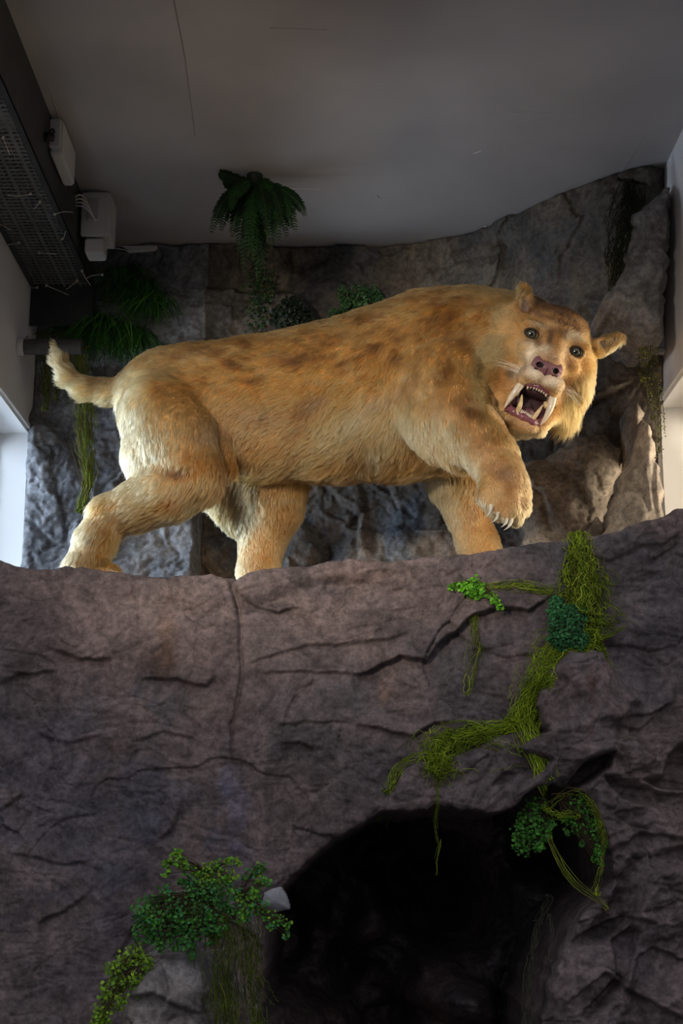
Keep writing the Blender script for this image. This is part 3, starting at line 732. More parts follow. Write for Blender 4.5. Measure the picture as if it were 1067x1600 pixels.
# ------------------------------------------------------------------ distance-field sculpting
class Field:
    def __init__(s, xs, ys, zs):
        s.x, s.y, s.z = xs, ys, zs
        s.v = np.full((len(xs), len(ys), len(zs)), 0.3, np.float32)
    def _box(s, lo, hi):
        sl = []
        for a, l, h in ((s.x, lo[0], hi[0]), (s.y, lo[1], hi[1]), (s.z, lo[2], hi[2])):
            i, j = np.searchsorted(a, l), np.searchsorted(a, h)
            sl.append(slice(max(0, i-1), min(len(a), j+1)))
        P = np.stack(np.meshgrid(s.x[sl[0]], s.y[sl[1]], s.z[sl[2]], indexing='ij'), -1)
        return tuple(sl), P
    def _put(s, sl, d, k, op):
        a = s.v[sl]
        if op == 'add':
            h = np.maximum(k-np.abs(a-d), 0)/k; s.v[sl] = np.minimum(a, d) - h*h*k/4
        else:
            d = -d; h = np.maximum(k-np.abs(a-d), 0)/k; s.v[sl] = np.maximum(a, d) + h*h*k/4
    def cone(s, A, B, ra, rb, k=0.03, ky=1.0, op='add'):
        A = np.asarray(A, float); B = np.asarray(B, float); r = max(ra, rb); m = r*max(1, ky)+k+0.03
        sl, P = s._box(np.minimum(A, B)-m, np.maximum(A, B)+m)
        if P.size == 0: return
        sc = np.array([1, 1/ky, 1]); d = (B-A)*sc; Q = (P-A)*sc
        t = np.clip((Q @ d)/((d**2).sum()+1e-12), 0, 1)
        dd = np.sqrt(((Q-t[..., None]*d)**2).sum(-1)) - (ra+(rb-ra)*t)
        s._put(sl, dd.astype(np.float32), k, op)
    def chain(s, pts, rs, k=0.03, ky=1.0):
        for i in range(len(pts)-1): s.cone(pts[i], pts[i+1], rs[i], rs[i+1], k, ky)
    def ell(s, c, r, R=None, k=0.02, op='add'):
        c = np.asarray(c, float); r = np.asarray(r, float); m = r.max()+k+0.025
        sl, P = s._box(c-m, c+m)
        if P.size == 0: return
        Q = P-c
        if R is not None: Q = Q @ np.asarray(R).T      # rows of R are the local axes
        k0 = np.sqrt(((Q/r)**2).sum(-1)); k1 = np.sqrt(((Q/(r*r))**2).sum(-1))+1e-9
        s._put(sl, (k0*(k0-1)/k1).astype(np.float32), k, op)
    def nets(s):
        v = s.v; ins = v < 0
        c = ins[:-1, :-1, :-1].astype(np.int8)
        for a in (0, 1):
            for b in (0, 1):
                for d in (0, 1):
                    if a or b or d:
                        c = c + ins[a:v.shape[0]-1+a, b:v.shape[1]-1+b, d:v.shape[2]-1+d]
        act = (c > 0) & (c < 8); ix = np.argwhere(act); n = len(ix)
        ids = np.full(act.shape, -1, np.int64); ids[act] = np.arange(n)
        acc = np.zeros((n, 3)); cnt = np.zeros(n)
        corners = [(a, b, d) for a in (0, 1) for b in (0, 1) for d in (0, 1)]
        for p in corners:
            for ax in range(3):
                if p[ax]: continue
                q = list(p); q[ax] = 1
                va = v[ix[:, 0]+p[0], ix[:, 1]+p[1], ix[:, 2]+p[2]]; vb = v[ix[:, 0]+q[0], ix[:, 1]+q[1], ix[:, 2]+q[2]]
                m = (va < 0) != (vb < 0)
                t = np.where(m, va/(va-vb+1e-12), 0)
                pos = ix + np.array(p, float); pos = pos.astype(float); pos[:, ax] += t
                acc[m] += pos[m]; cnt[m] += 1
        acc /= cnt[:, None]
        V = np.stack([np.interp(acc[:, i], np.arange(len(a)), a) for i, a in enumerate((s.x, s.y, s.z))], -1)
        Fq = []
        # faces for each crossed grid edge
        for ax in range(3):
            sl0 = [slice(None)]*3; sl1 = [slice(None)]*3; sl0[ax] = slice(0, -1); sl1[ax] = slice(1, None)
            a = ins[tuple(sl0)]; b = ins[tuple(sl1)]
            e = np.argwhere(a != b); o1, o2 = [(1, 2), (2, 0), (0, 1)][ax]
            e = e[(e[:, o1] > 0) & (e[:, o2] > 0) & (e[:, o1] < act.shape[o1]) & (e[:, o2] < act.shape[o2])]
            def g(d1, d2):
                k = e.copy(); k[:, o1] -= d1; k[:, o2] -= d2
                return ids[k[:, 0], k[:, 1], k[:, 2]]
            q = np.stack([g(0, 0), g(1, 0), g(1, 1), g(0, 1)], -1)
            fl = ~a[e[:, 0], e[:, 1], e[:, 2]]
            q[fl] = q[fl][:, ::-1]
            Fq.append(q[(q >= 0).all(1)])
        F = np.concatenate(Fq)
        # orientation: inside -> outside
        t = F[:2000]; nrm = np.cross(V[t[:, 1]]-V[t[:, 0]], V[t[:, 2]]-V[t[:, 0]])
        return V, F
def orient(V, F, ref_fn):
    """flip all faces if the summed volume is negative"""
    a, b, c = V[F[:, 0]], V[F[:, 1]], V[F[:, 2]]; d = V[F[:, 3]]
    vol = (np.cross(a, b)*c).sum() + (np.cross(a, c)*d).sum()
    return F if vol > 0 else F[:, ::-1]
def relax(V, F, it=2, lam=0.5, mask=None):
    E = np.concatenate([F[:, [0, 1]], F[:, [1, 2]], F[:, [2, 3]], F[:, [3, 0]]]); n = len(V)
    for _ in range(it):
        S = np.zeros_like(V); C = np.zeros(n)
        for k in range(3): S[:, k] = np.bincount(E[:, 0], V[E[:, 1], k], n) + np.bincount(E[:, 1], V[E[:, 0], k], n)
        C = np.bincount(E[:, 0], minlength=n)+np.bincount(E[:, 1], minlength=n)
        D_ = S/np.maximum(C, 1)[:, None]-V
        V = V + lam*D_*(1 if mask is None else mask[:, None])
    return V

# ------------------------------------------------------------------ the sabre-toothed cat
CY = 4.75
def J(px, py, Y, r=None):
    p = at(px, py, Y)
    return p if r is None else (p, r*float(mpp(p)))
fx = nonuni([(-1.12, -0.98, 0.008), (-0.98, 0.42, 0.0072), (0.42, 1.0, 0.0042)])
fy = nonuni([(4.02, 4.52, 0.0045), (4.52, 5.15, 0.0075)])
fz = nonuni([(2.37, 2.62, 0.0065), (2.62, 3.32, 0.0048), (3.32, 3.56, 0.007)])
B = Field(fx, fy, fz)
def ch(spec, k=0.04, ky=1.0, shr=5.0):
    pts, rs = [], []
    for px, py, Y, r in spec:
        p, rr = J(px, py, Y, r-shr); pts.append(p); rs.append(rr)
    B.chain(pts, rs, k, ky)
# trunk: haunch, loin, ribs, shoulders
ch([(258, 622, 4.75, 80), (300, 628, 4.75, 92), (400, 628, 4.75, 103), (500, 622, 4.74, 116), (600, 606, 4.72, 128), (690, 588, 4.70, 140), (745, 575, 4.66, 124)], 0.06, 0.82)
ch([(330, 690, 4.72, 58), (420, 690, 4.75, 58), (520, 672, 4.74, 78), (620, 660, 4.70, 86), (700, 655, 4.66, 84)], 0.05, 0.95)
# neck and throat
ch([(740, 560, 4.64, 112), (800, 556, 4.56, 98), (850, 558, 4.47, 78)], 0.05, 0.9)
ch([(730, 640, 4.58, 70), (790, 620, 4.52, 66), (830, 610, 4.46, 52)], 0.05)
# haunch muscles, near side
ch([(250, 640, 4.62, 60), (275, 690, 4.58, 62), (302, 742, 4.56, 48)], 0.05)
ch([(224, 650, 4.66, 36), (232, 710, 4.62, 38), (240, 760, 4.60, 36)], 0.05)
# near hind: knee, hock, metatarsus, paw
ch([(302, 742, 4.56, 48), (262, 770, 4.57, 47), (215, 790, 4.59, 39), (172, 806, 4.60, 33), (150, 845, 4.58, 33), (132, 890, 4.55, 31), (126, 915, 4.53, 30)], 0.04)
ch([(170, 796, 4.62, 26), (152, 800, 4.64, 20)], 0.02)
# far hind
ch([(380, 700, 4.90, 76), (418, 765, 4.94, 62), (424, 800, 4.95, 47), (410, 845, 4.97, 38), (404, 890, 4.96, 34), (404, 925, 4.94, 34)], 0.04)
ch([(345, 765, 4.90, 40), (375, 810, 4.95, 30)], 0.04)
# shoulder and raised near fore limb
ch([(690, 540, 4.60, 72), (700, 600, 4.53, 74), (688, 655, 4.48, 60)], 0.035)
ch([(700, 615, 4.47, 58), (722, 648, 4.42, 54), (745, 680, 4.37, 49), (768, 712, 4.31, 42), (783, 738, 4.27, 37), (790, 756, 4.24, 39)], 0.022)
ch([(655, 640, 4.52, 45), (690, 680, 4.47, 42), (722, 706, 4.40, 34)], 0.02)
# raised paw with toes
ch([(786, 755, 4.25, 40), (789, 778, 4.22, 40)], 0.015)
for a in ([(768, 760, 4.21, 21), (764, 776, 4.18, 20), (766, 784, 4.17, 15)],
          [(781, 768, 4.19, 22), (778, 787, 4.155, 19), (777, 795, 4.15, 14)],
          [(797, 770, 4.19, 23), (795, 793, 4.15, 20), (791, 803, 4.145, 15)],
          [(810, 768, 4.22, 22), (812, 790, 4.19, 19), (804, 807, 4.17, 16)]):
    ch(a, 0.010, shr=3.5)
# far fore limb
ch([(700, 700, 4.84, 60), (714, 755, 4.86, 44), (730, 800, 4.88, 36), (745, 845, 4.88, 34), (758, 885, 4.86, 38)], 0.035)
# flank fold and elbow hair mass
ch([(345, 690, 4.63, 24), (352, 735, 4.62, 22)], 0.03)
# tail
ch([(232, 600, 4.75, 40), (205, 607, 4.75, 30), (170, 612, 4.75, 24), (135, 606, 4.74, 21), (108, 590, 4.73, 18), (94, 565, 4.72, 15), (86, 545, 4.72, 11)], 0.03, shr=8)
# paws on the ledge (toes toward the head)
def paw(c, yaw, s=1.0):
    c = np.asarray(c, float); f = np.array([math.cos(yaw), math.sin(yaw), 0]); r = np.array([-math.sin(yaw), math.cos(yaw), 0])
    B.cone(c+[0, 0, .055], c+f*.07*s+[0, 0, .042], .052*s, .044*s, .03)
    for k in (-1.5, -.5, .5, 1.5):
        a = c + f*(.085-.006*abs(k))*s + r*k*.030*s + [0, 0, .036]; b = a + f*.035*s + [0, 0, -.012]
        B.cone(a, b, .024*s, .019*s, .010)
PAWS = []
for (px, py, Y, yaw) in ((130, 905, 4.55, -0.15), (408, 925, 4.94, 0.1), (768, 885, 4.86, -0.1)):
    p = at(px, py, Y); p[2] = LEDGE_Z + 0.0; paw(p, yaw, 1.05); PAWS.append((p, yaw))

# ---- head frame: x across the eyes, y toward the viewer, z up the face
HO = at(865, 536, 4.345); HS = float(mpp(HO))
cR = np.array([1, 0, 0.]); cU = np.array([0, -SP, CP]); cF = np.array([0, CP, SP])
HX = 0.928*cR-0.371*cU; HZ = 0.371*cR+0.928*cU; HY = -cF
HR = np.stack([HX, HY, HZ])
def H(x, y, z):
    # keeps the picture-plane offsets true for points nearer than the eyes
    k = (1 - y*HS/float(depth(HO)))
    return HO + HS*k*(x*HX+z*HZ) + HS*y*HY
def hell(c, r, k=0.012, op='add', R=None):
    RR = HR if R is None else R @ HR
    B.ell(H(*c), np.array(r)*HS, RR, k, op)
def hcone(a, b, ra, rb, k=0.012, op='add'): B.cone(H(*a), H(*b), ra*HS, rb*HS, k, 1.0, op)
hell((0, -62, 6), (68, 72, 58), .02)
hell((0, -28, 36), (48, 38, 26), .02)
for s_ in (-1, 1):
    hell((50*s_, -52, -28), (33, 48, 42), .03)
    hell((44*s_, -66, -68), (27, 42, 40), .03)
    hell((34*s_, -8, 15), (22, 18, 8), .012)
    hcone((22*s_, 5, 9), (50*s_, 0, 12), 4.5, 5.5, .010)
    hell((30*s_, -2, -24), (22, 22, 16), .02)
hcone((0, -18, 20), (0, 12, -6), 26, 21, .02)
hcone((0, 12, -6), (0, 44, -34), 20, 17, .015)
hcone((0, 5, -32), (0, 34, -52), 34, 25, .018)
for s_ in (-1, 1):
    hell((17*s_, 40, -65), (20, 21, 13.5), .008)
    hell((25*s_, 30, -72), (12, 16, 14), .008)
    hcone((46*s_, -50, -76), (28*s_, 8, -134), 20, 10, .02)     # jaw rami
hell((0, 12, -138), (30, 22, 12), .012)
hell((0, -2, -143), (24, 22, 12), .012)
# open mouth
hell((0, 22, -103), (27, 44, 27), .006, 'sub')
hell((0, 30, -90), (25, 30, 14), .006, 'sub')
hell((-3, 24, -120), (30, 34, 12), .006, 'sub')
# philtrum, tear lines and eye sockets
hcone((0, 62, -62), (0, 62, -74), 2.2, 2.6, .006, 'sub')
for s_ in (-1, 1):
    hell((37.5*s_, 9, 0), (11, 12, 7.5), .006, 'sub')
    hell((37.5*s_, -1, 0), (15, 9, 12.5), .004)
    hell((37.5*s_, 10, 0), (10.3, 11, 7.2), .003, 'sub')
# ears: pointed cups turned outward
EARS = [((-50, -42, 36), (-71, -44, 70), 15, 7, (-66, -31, 52), (-58, -33, 40), (-72, -34, 66), 7.5, 4),
        ((68, -42, 24), (97, -44, 54), 15, 7.5, (84, -31, 40), (76, -33, 32), (94, -34, 50), 8.5, 4.5)]
for a_, b_2, ra_, rb_, m_, i0, i1, r0, r1 in EARS:
    B.cone(H(*a_), H(*b_2), ra_*HS, rb_*HS, .012)
    hcone(i0, i1, r0, r1, .004, 'sub'); hcone((i0[0], i0[1]+8, i0[2]), (i1[0], i1[1]+8, i1[2]), r0, r1, .004, 'sub')
VB_, FB_ = B.nets()
del B.v
FB_ = orient(VB_, FB_, None)
VB_ = relax(VB_, FB_, 1, 0.5)
# drop loose bits: keep the largest connected piece
def largest(V, F):
    lab = np.arange(len(V))
    while True:
        m = np.minimum.reduce([lab[F[:, i]] for i in range(4)]); old = lab.copy()
        for i in range(4): np.minimum.at(lab, F[:, i], m)
        lab = lab[lab]
        if (lab == old).all(): break
    u, c = np.unique(lab, return_counts=True); k = u[c.argmax()]
    keepv = lab == k; re = np.cumsum(keepv)-1
    F = F[keepv[F[:, 0]]]
    return V[keepv], re[F]
VB_, FB_ = largest(VB_, FB_)
print('BODY', len(VB_), len(FB_))

# ---- coat pattern: pigment on the side of the body, plus belly shade painted in
SAND = np.array((0.52, 0.32, 0.15)); GOLD = np.array((0.43, 0.215, 0.065)); CREAM = np.array((0.62, 0.42, 0.22))
RUST = np.array((0.29, 0.125, 0.032)); DARK = np.array((0.075, 0.040, 0.020)); GREYB = np.array((0.34, 0.22, 0.145)); WHITE = np.array((0.82, 0.72, 0.56))
BLOBS = [  # px, py, rx, ry, tilt(deg), colour, strength
 (450, 560, 260, 70, 8, GOLD, .75), (700, 480, 130, 50, 5, GOLD, .7), (640, 560, 90, 80, 0, GOLD, .5), (520, 610, 110, 60, 20, GOLD, .6),
 (340, 600, 110, 45, 0, GOLD, .55), (420, 720, 110, 38, 4, RUST, .65), (430, 752, 90, 18, 0, DARK, .35), (560, 720, 120, 34, -8, RUST, .55), (660, 715, 70, 24, 5, RUST, .6),
 (690, 735, 70, 16, 0, DARK, .45), (440, 738, 130, 24, 2, RUST, .7), (630, 732, 110, 22, 0, RUST, .75), (560, 754, 120, 10, 0, DARK, .45), (420, 762, 80, 10, 0, DARK, .4), (600, 700, 60, 16, -30, GOLD, .5), (250, 590, 60, 30, -20, GOLD, .5), (330, 640, 70, 40, 0, GOLD, .5), (580, 748, 60, 10, 0, DARK, .3),  # rust and dark underside bands also paint in the belly shade
 (225, 680, 50, 110, -5, CREAM, .8), (215, 640, 30, 50, 0, CREAM, .4), (300, 660, 60, 50, 10, CREAM, .45), (160, 800, 60, 40, -40, CREAM, .55), (118, 850, 26, 60, 15, CREAM, .7), (215, 775, 50, 24, -30, CREAM, .5),
 (165, 860, 22, 50, 20, GOLD, .6), (195, 830, 60, 16, -35, RUST, .5), (165, 790, 28, 14, -20, GOLD, .8), (255, 800, 60, 14, -25, RUST, .45),
 (275, 735, 28, 10, 15, DARK, .75), (290, 715, 12, 14, 0, RUST, .5), (262, 790, 24, 10, -5, RUST, .7), (310, 745, 16, 30, 20, RUST, .6), (350, 760, 24, 16, 0, DARK, .5), (345, 715, 12, 30, -5, DARK, .35),
 (340, 672, 40, 16, 20, GREYB, .6), (318, 682, 24, 12, 0, GREYB, .6), (400, 650, 60, 20, 10, GREYB, .5),
 (560, 655, 110, 24, -28, CREAM, .75), (600, 625, 70, 12, -30, GREYB, .45), (500, 700, 80, 20, -20, SAND, .5), (610, 680, 60, 22, -45, CREAM, .4),
 (478, 638, 36, 14, -35, DARK, .5), (468, 672, 26, 8, -20, DARK, .45), (500, 625, 20, 10, -30, GREYB, .6),
 (466, 562, 40, 8, -12, DARK, .6), (440, 555, 26, 6, -5, DARK, .5), (370, 570, 22, 6, 10, DARK, .5), (395, 595, 16, 6, 0, DARK, .55), (352, 560, 20, 5, 20, DARK, .4), (540, 566, 18, 5, -15, DARK, .6),
 (535, 525, 20, 5, -15, DARK, .4), (600, 540, 30, 8, -10, DARK, .4), (608, 530, 22, 22, 0, GOLD, .4), (585, 545, 10, 8, 0, DARK, .5), (620, 560, 16, 8, -30, DARK, .4), (572, 497, 22, 4, -15, DARK, .4),
 (300, 548, 40, 7, -15, DARK, .35), (270, 565, 22, 6, -40, DARK, .35), (330, 548, 30, 6, 0, DARK, .4), (420, 530, 40, 5, -5, DARK, .3), (380, 535, 22, 5, 0, DARK, .35), (482, 517, 20, 4, -8, DARK, .35), (240, 590, 12, 20, 20, DARK, .3),
 (250, 615, 10, 20, 0, RUST, .4), (230, 560, 30, 12, -35, RUST, .3), (700, 500, 26, 8, -50, DARK, .4), (672, 505, 30, 7, -50, DARK, .35), (740, 470, 30, 6, 10, DARK, .3), (650, 465, 22, 6, -15, DARK, .35), (690, 470, 18, 5, 0, DARK, .3),
 (720, 530, 30, 12, 20, DARK, .35), (642, 580, 8, 34, 25, DARK, .4), (648, 600, 6, 30, 15, DARK, .5), (765, 500, 40, 14, 30, RUST, .5), (690, 588, 14, 8, 0, DARK, .5), (700, 575, 12, 12, 0, DARK, .5),
 (690, 650, 50, 40, 30, GREYB, .35), (680, 670, 40, 20, 30, CREAM, .45), (655, 620, 16, 50, 20, CREAM, .5), (740, 640, 30, 12, 40, DARK, .45), (728, 632, 22, 14, 40, DARK, .35), (770, 640, 14, 40, -25, GOLD, .5), (760, 700, 24, 40, -35, GREYB, .35), (740, 720, 14, 24, -30, CREAM, .6),
 (795, 740, 26, 14, 20, GREYB, .8), (780, 742, 18, 10, 10, DARK, .35), (798, 760, 14, 10, 30, DARK, .4), (760, 762, 18, 18, 0, CREAM, .8), (772, 775, 14, 14, 0, CREAM, .5), (812, 785, 18, 26, 0, SAND, .5),
 (720, 745, 22, 10, 0, RUST, .7), (728, 790, 16, 40, -10, RUST, .8), (705, 790, 18, 50, -15, CREAM, .7), (750, 845, 30, 26, 0, SAND, .5), (770, 820, 14, 30, -30, RUST, .6), (738, 800, 8, 24, 0, GREYB, .5),
 (420, 800, 70, 50, 20, RUST, .45), (455, 780, 30, 90, 10, RUST, .6), (350, 790, 40, 24, 30, GOLD, .3), (378, 860, 14, 50, 5, CREAM, .8), (400, 800, 20, 60, -5, SAND, .5), (410, 870, 20, 40, 0, GOLD, .5),
 (800, 640, 30, 50, 0, RUST, .45), (790, 560, 26, 60, 10, GOLD, .5), (772, 585, 16, 30, 0, GREYB, .4),
 (100, 560, 12, 40, 20, SAND, .5), (88, 540, 14, 12, 0, GOLD, .7), (112, 560, 7, 36, 25, RUST, .55), (170, 625, 40, 14, 0, CREAM, .5), (150, 598, 50, 6, 12, GREYB, .35), (105, 595, 20, 22, 30, CREAM, .5)]
HEADB = [  # x, z, rx, rz, tilt, colour, strength in face coordinates
 (0, 30, 60, 50, 0, GOLD, .85), (0, 60, 60, 26, 0, RUST, .85), (0, 56, 60, 4.5, 4, DARK, .75), (-4, 44, 50, 4, -3, DARK, .7), (6, 33, 38, 3.5, 3, DARK, .55), (20, 66, 34, 4.5, 15, DARK, .7), (-32, 64, 30, 4.5, -12, DARK, .7), (45, 45, 14, 4, 35, DARK, .5),
 (-48, 36, 22, 7, -10, DARK, .8), (10, 16, 14, 10, 0, DARK, .55), (24, 22, 18, 6, 20, DARK, .5), (-12, 8, 4, 26, 8, DARK, .45), (2, 4, 4, 20, 0, RUST, .6), (-24, 18, 16, 8, 0, GREYB, .6), (-14, 24, 10, 6, 0, SAND, .7),
 (-44, -2, 16, 14, 0, CREAM, .8), (-38, 12, 14, 4, 15, WHITE, .5), (28, 18, 14, 8, 20, WHITE, .55), (34, 12, 14, 4, -10, CREAM, .6), (-30, -30, 10, 24, 10, WHITE, .75), (18, -20, 8, 18, 0, CREAM, .6), (-14, -22, 9, 9, 0, WHITE, .55), (2, -32, 14, 8, 0, GREYB, .9),
 (-38, 0, 14, 11, 0, DARK, .8), (38, 0, 14, 11, 0, DARK, .8), (-24, -12, 5, 5, 0, DARK, .35), (24, -8, 4, 5, 0, DARK, .35),
 (45, -32, 22, 10, -30, DARK, .45), (60, -18, 18, 12, 0, RUST, .55), (36, -58, 10, 20, 0, RUST, .6), (50, -50, 12, 8, 0, GREYB, .5), (70, 0, 18, 24, 0, GOLD, .8), (62, -60, 26, 30, 0, GOLD, .7), (54, 20, 16, 12, 0, GOLD, .6),
 (-60, -40, 20, 30, 0, SAND, .6), (-55, 10, 14, 20, 0, GOLD, .6), (-60, -80, 26, 34, 0, RUST, .6), (-42, -66, 9, 8, 0, DARK, .6),
 (-17, -63, 19, 13, -5, WHITE, 1.0), (17, -65, 19, 13, 5, WHITE, 1.0), (-17, -77, 16, 3, 0, GOLD, .6), (17, -79, 16, 3.5, 0, GOLD, .6), (30, -72, 7, 12, 0, CREAM, .7), (-32, -62, 4, 8, 0, GREYB, .8),
 (60, -95, 30, 40, 0, GOLD, .75), (75, -110, 12, 30, 0, RUST, .5), (44, -92, 12, 12, 0, GOLD, .6), (0, -146, 34, 10, 0, GREYB, .5), (-24, -142, 12, 6, 0, DARK, .4), (10, -150, 24, 8, 0, CREAM, .6), (-34, -134, 14, 8, 0, CREAM, .5)]
def local_head(P):
    d = P-HO; y = (d @ HY)/HS; k = 1 - y*HS/float(depth(HO))
    return (d @ HX)/HS/k, y, (d @ HZ)/HS/k
def blobmix(C, u, v, blobs, wob):
    for bx_, by_, rx, ry, an, col, st in blobs:
        if blobs is HEADB and col is DARK: rx, ry, st = rx*1.1+1, ry*1.15+1.5, st*1.35
        if blobs is BLOBS and col is DARK: rx, ry, st = rx*.95+1, ry*1.05+2, st*1.0
        a = math.radians(an); du = u-bx_+wob[0]*min(6, rx*.3); dv = v-by_+wob[1]*min(6, ry*.5+1)
        x = du*math.cos(a)+dv*math.sin(a); y = -du*math.sin(a)+dv*math.cos(a)
        w = min(1.0, st*1.45)*np.exp(-((x/rx)**2+(y/ry)**2)**(1.5 if col is DARK else 1.0)*1.1)
        C += w[:, None]*(col-C)
    return C
def coat(P):
    p = proj(P); u, v = p[:, 0], p[:, 1]; n = len(P)
    C = np.tile(SAND, (n, 1))
    wob = (fbm(P*22+3, 3)*.9, fbm(P*22+33, 3)*.9)
    C = blobmix(C, u, v, BLOBS, wob)
    # broad mottling
    m = fbm(P*np.array([9, 6, 14]), 4); C *= (1+0.22*m)[:, None]
    m2 = sstep(0.16, 0.45, fbm(P*np.array([16, 10, 26])+7, 3)); C += (m2*0.30)[:, None]*(RUST-C)
    up = sstep(30, -40, v-(640-.18*(u-250)))*sstep(190, 300, u)*sstep(800, 700, u)
    sp = sstep(0.20, 0.36, fbm(P*np.array([26, 14, 52])+np.array([3, 9, 1]), 3)); C += (sp*up*.62)[:, None]*(DARK*1.15-C)
    fl = sstep(0.10, 0.5, fbm(P*np.array([12, 8, 30])+np.array([13, 2, 6]), 3)); C += (fl*.25)[:, None]*(CREAM-C)
    hx, hy, hz = local_head(P)
    inh = sstep(-112, -84, hy)*sstep(118, 96, np.sqrt((hx*1.1)**2+((hz+38)*0.85)**2))
    if inh.max() > 0:
        Ch = blobmix(np.tile(SAND*1.02, (n, 1)), hx, hz, HEADB, (wob[0]*.5, wob[1]*.5))
        Ch *= (1+0.15*fbm(P*30, 3))[:, None]
        C += inh[:, None]*(Ch-C)
    return np.clip(C, 0.01, 0.95), hx, hy, hz, u, v, inh
CB, hx, hy, hz, bu, bv, inh = coat(VB_)
# inside of the mouth and of the ears: bare skin
PINK = np.array((0.20, 0.065, 0.085)); DPURP = np.array((0.055, 0.022, 0.03))
def mouthw(hx, hy, hz):
    a = ((hx/31)**2+((hz+103)/29)**2 < 1.0) | ((np.abs(hx+3) < 31) & (np.abs(hz+120) < 11))
    return a & (hy > -30) & (hy < 31) & (hz > -131) & (hz < -76)
mw = mouthw(hx, hy, hz)
CB[mw] = DPURP
def earw(hx, hy, hz):
    r = np.zeros(len(hx), bool)
    for q in EARS:
        A = np.array(q[5])[[0, 2]]; Bq = np.array(q[6])[[0, 2]]; d = Bq-A; t = np.clip(((hx-A[0])*d[0]+(hz-A[1])*d[1])/(d**2).sum(), 0, 1)
        r |= (np.hypot(hx-A[0]-t*d[0], hz-A[1]-t*d[1]) < q[7]+(q[8]-q[7])*t-.8) & (hy > -50) & (hy < -26)
    return r
ew = earw(hx, hy, hz)
CB[ew] = np.array((0.22, 0.17, 0.15))
CB[(np.abs(hx) < 20) & (hz < -40) & (hz > -58) & (hy > 40)] = np.array((0.02, 0.01, 0.012))
M_SKIN = tinted('coat_undercoat', 0.75, 0.15, (0.85, 0.82, 0.8), 0.2, 160, 0.15)
cat = thing('sabre_toothed_cat', 'snarling golden tan sabre-toothed cat model striding along the stone ledge, one forepaw raised', 'animal', (-0.05, 4.75, LEDGE_Z))
body = keep(mesh('body', VB_, FB_, M_SKIN, attr=CB), cat)

# ------------------------------------------------------------------ fur strands
M_FUR, n_, l_, b_ = newmat('fur')
n_.remove(b_)
at_ = n_.new('ShaderNodeAttribute'); at_.attribute_name = 'tint'
hb = n_.new('ShaderNodeBsdfHairPrincipled')
hb.parametrization = 'COLOR'
hb.inputs['Roughness'].default_value = 0.42; hb.inputs['Radial Roughness'].default_value = 0.6
hb.inputs['Random Roughness'].default_value = 0.2
l_.new(at_.outputs['Color'], hb.inputs['Color'])
l_.new(hb.outputs[0], n_['Material Output'].inputs['Surface'])
GUIDE = [(300, 560, -1, .10), (450, 545, -1, .12), (560, 520, -1, .35), (650, 470, -1, .3), (740, 460, -1, .2), (800, 480, -.9, .25), (360, 620, -1, .2), (460, 620, -.9, .4), (560, 600, -.9, .6), (580, 660, -.9, .7), (520, 690, -.8, .6),
 (620, 560, -.7, .8), (620, 640, -.5, .9), (600, 720, -.5, .9), (520, 730, -.6, .8), (420, 720, -.9, .4), (380, 750, -.6, .8), (680, 720, -.2, 1), (740, 720, .1, 1), (690, 740, 0, 1),
 (250, 570, -.9, .35), (215, 640, -.15, 1), (215, 700, 0, 1), (260, 690, -.15, 1), (300, 660, -.4, .8), (310, 730, -.3, 1), (280, 770, -.6, .8), (220, 780, -.9, .5), (180, 790, -.8, .7), (150, 840, -.35, 1), (125, 880, -.1, 1),
 (240, 800, -.9, .3), (345, 700, -.1, 1), (200, 605, -.9, .1), (160, 610, -1, .25), (120, 600, -.9, .0), (95, 560, -.45, -1), (88, 535, -.2, -1), (150, 630, -.7, .7),
 (400, 800, 0, 1), (350, 790, -.2, 1), (450, 780, .1, 1), (400, 870, 0, 1), (700, 540, -.6, .8), (690, 600, -.3, 1), (655, 620, -.2, 1), (660, 670, .2, 1), (720, 640, .6, .8), (745, 680, .6, .8), (775, 720, .5, .9), (785, 770, 0, 1),
 (720, 780, .1, 1), (740, 840, .3, 1), (790, 560, -.3, 1), (780, 620, 0, 1), (760, 510, -.8, .5), (810, 640, .1, 1), (830, 500, -.6, .6)]
G = np.array(GUIDE, float); G[:, 2:] /= np.linalg.norm(G[:, 2:], axis=1)[:, None]
